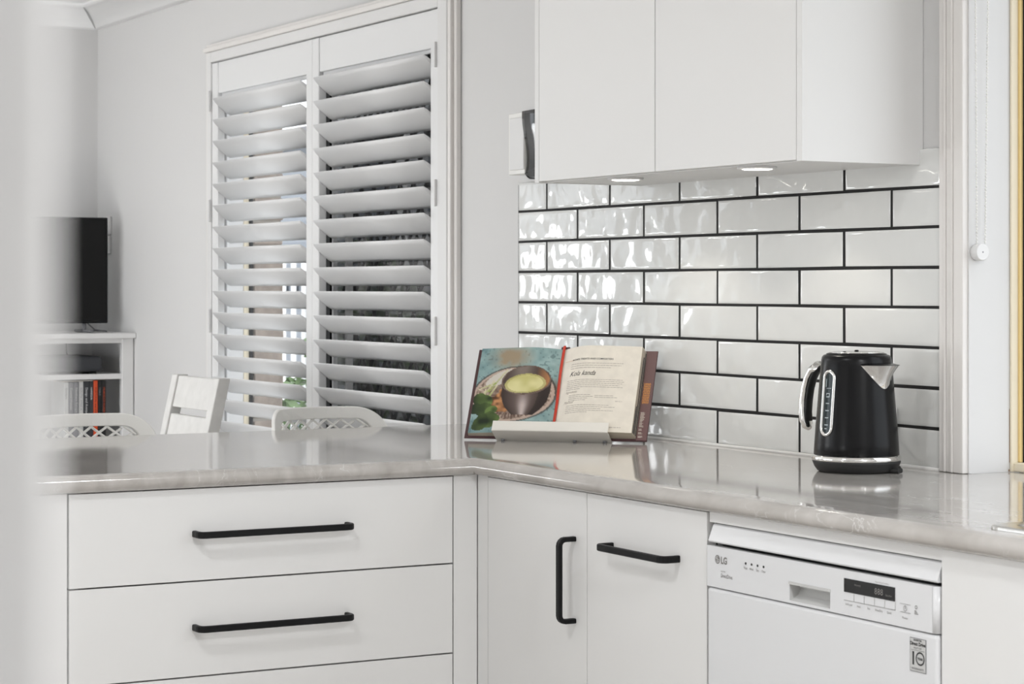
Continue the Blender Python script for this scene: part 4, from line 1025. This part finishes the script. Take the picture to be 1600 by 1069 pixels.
for y, wd_, h, cm, lm, tx, lb in books:
    b = thing('book', lb, 'book', (-3.37, y - wd_ / 2, .674), 'upright books on the bookcase shelf')
    bx = -3.305 - random.uniform(0, .004)
    obj('cover', B(bx - .17, bx, y - wd_, y, .6742, .6742 + h, bev=.0015, seg=1), cm, b)
    obj('page_block', B(bx - .168, bx - .004, y - wd_ + .002, y - .002, .677, .6742 + h + .0004), 'paper_edge', b)
    a = bmesh.new(); ym = y - wd_ / 2
    add_text(a, tx, min(.013, wd_ * .72), lambda x, yy, ym=ym, bx=bx, k=len(tx): Vector((bx + .0004, ym - .0035 + yy * .9, .6742 + .065 + .135 - x * 1.0)))
    # titles run from top to bottom, letters turned on their side
    bm2 = a
    obj('spine_title', bm2, lm, b)
b = thing('flat_book', 'pale book lying flat on top of the upright books', 'book', (-3.39, -.24, .90))
obj('cover', B(-3.47, -3.300, -.29, -.155, .9005, .9021), 'mid_grey', b)
obj('page_block', B(-3.467, -3.303, -.29, -.157, .8985, .9006), 'paper', b)

# ------------------------------------------------------------------ outdoors
struct(obj('ground', B(-16, 9, 0.25, 14, -0.2, -0.1), 'paving'), 'paved yard outside')
struct(obj('ground', B(-16, XL - 0.15, -9, 0.25, -0.2, -0.1), 'paving'))
struct(obj('ground', B(XL - 0.15, 9, -12, -5.35, -0.2, -0.1), 'paving'))
t = thing('picket_fence', 'white picket fence outside, seen between the louvres', 'fence', (-5.6, 1.6, -0.1))
first = None
for k in range(18):
    x = -7.4 + k * 0.128
    if first is None: first = obj('picket', B(-.028, .028, -.004, .004, 0, 1.52, bev=.002, seg=1), 'picket', t, local=True); o = first
    else: o = first.copy(); COL.objects.link(o)
    o.location = (x + 5.6, 0, 0)
for z in (.25, 1.2): obj('fence_rail', B(-7.5, -5.19, 1.615, 1.65, z, z + .07), 'rail', t)
t = thing('garden_shed', 'grey steel shed beyond the picket fence', 'shed', (-7, 3.6, -0.1))
obj('shed_wall', B(-9.5, -3.2, 2.9, 4.6, -.1, 2.19), 'shed', t); obj('shed_roof', B(-9.7, -3.0, 2.7, 4.8, 2.191, 2.25), 'roof', t)
t = thing('veranda_post', 'white post in the yard seen through the right shutter panel', 'post', (-5.05, 2.05, -0.1))
obj('post', B(-5.11, -4.99, 1.99, 2.11, -.1, 2.2, bev=.004, seg=1), 'picket', t); obj('base_plate', B(-5.14, -4.96, 1.96, 2.14, -.1, -.07), 'rail', t)
def shrub(x, y, z0, rx, rz, n, m, label, grp, seed):
    rnd = random.Random(seed); t = thing('shrub', label, 'shrub', (x, y, -0.1), grp)
    a = bmesh.new()
    for k in range(n):
        while True:
            q = Vector((rnd.uniform(-1, 1), rnd.uniform(-1, 1), rnd.uniform(-1, 1)))
            if .3 < q.length < 1: break
        c = Vector((x + q.x * rx, y + q.y * rx, z0 + q.z * rz)); s = rnd.uniform(.02, .045)
        e1 = Vector((rnd.uniform(-1, 1), rnd.uniform(-1, 1), rnd.uniform(-.6, .6))).normalized(); e2 = e1.cross(Vector((rnd.uniform(-1, 1), rnd.uniform(-1, 1), 1))).normalized()
        quad(a, c - e1 * s, c + e2 * s * .45, c + e1 * s, c - e2 * s * .45)
    o = obj('foliage', a, m, t); o['kind'] = 'stuff'
    a = bmesh.new(); tube(a, [(x, y, -.1), (x, y, z0)], .03, n=7); obj('stem', a, 'bark', t)
shrub(-4.5, 1.12, .45, .38, .46, 2600, 'leaf', 'leafy green shrub in front of the picket fence outside', 'shrubs outside the shuttered window', 1)
shrub(-3.42, 1.05, 1.0, .26, .45, 1300, 'leaf', 'tall green shrub outside the right shutter panel', 'shrubs outside the shuttered window', 2)
for i, (yy, lb) in enumerate(((-0.9, 'green garden shrub beyond the television wall, nearest the picket fence'), (-2.3, 'green garden shrub beyond the television wall, facing the window there'), (-3.7, 'green garden shrub beyond the television wall, third from the picket fence'), (-5.1, 'green garden shrub beyond the television wall, farthest from the picket fence'))):
    shrub(-6.0 - .2 * (i % 2), yy, .75, .62, .85, 1300, 'leaf', lb, 'garden hedge', 10 + i)
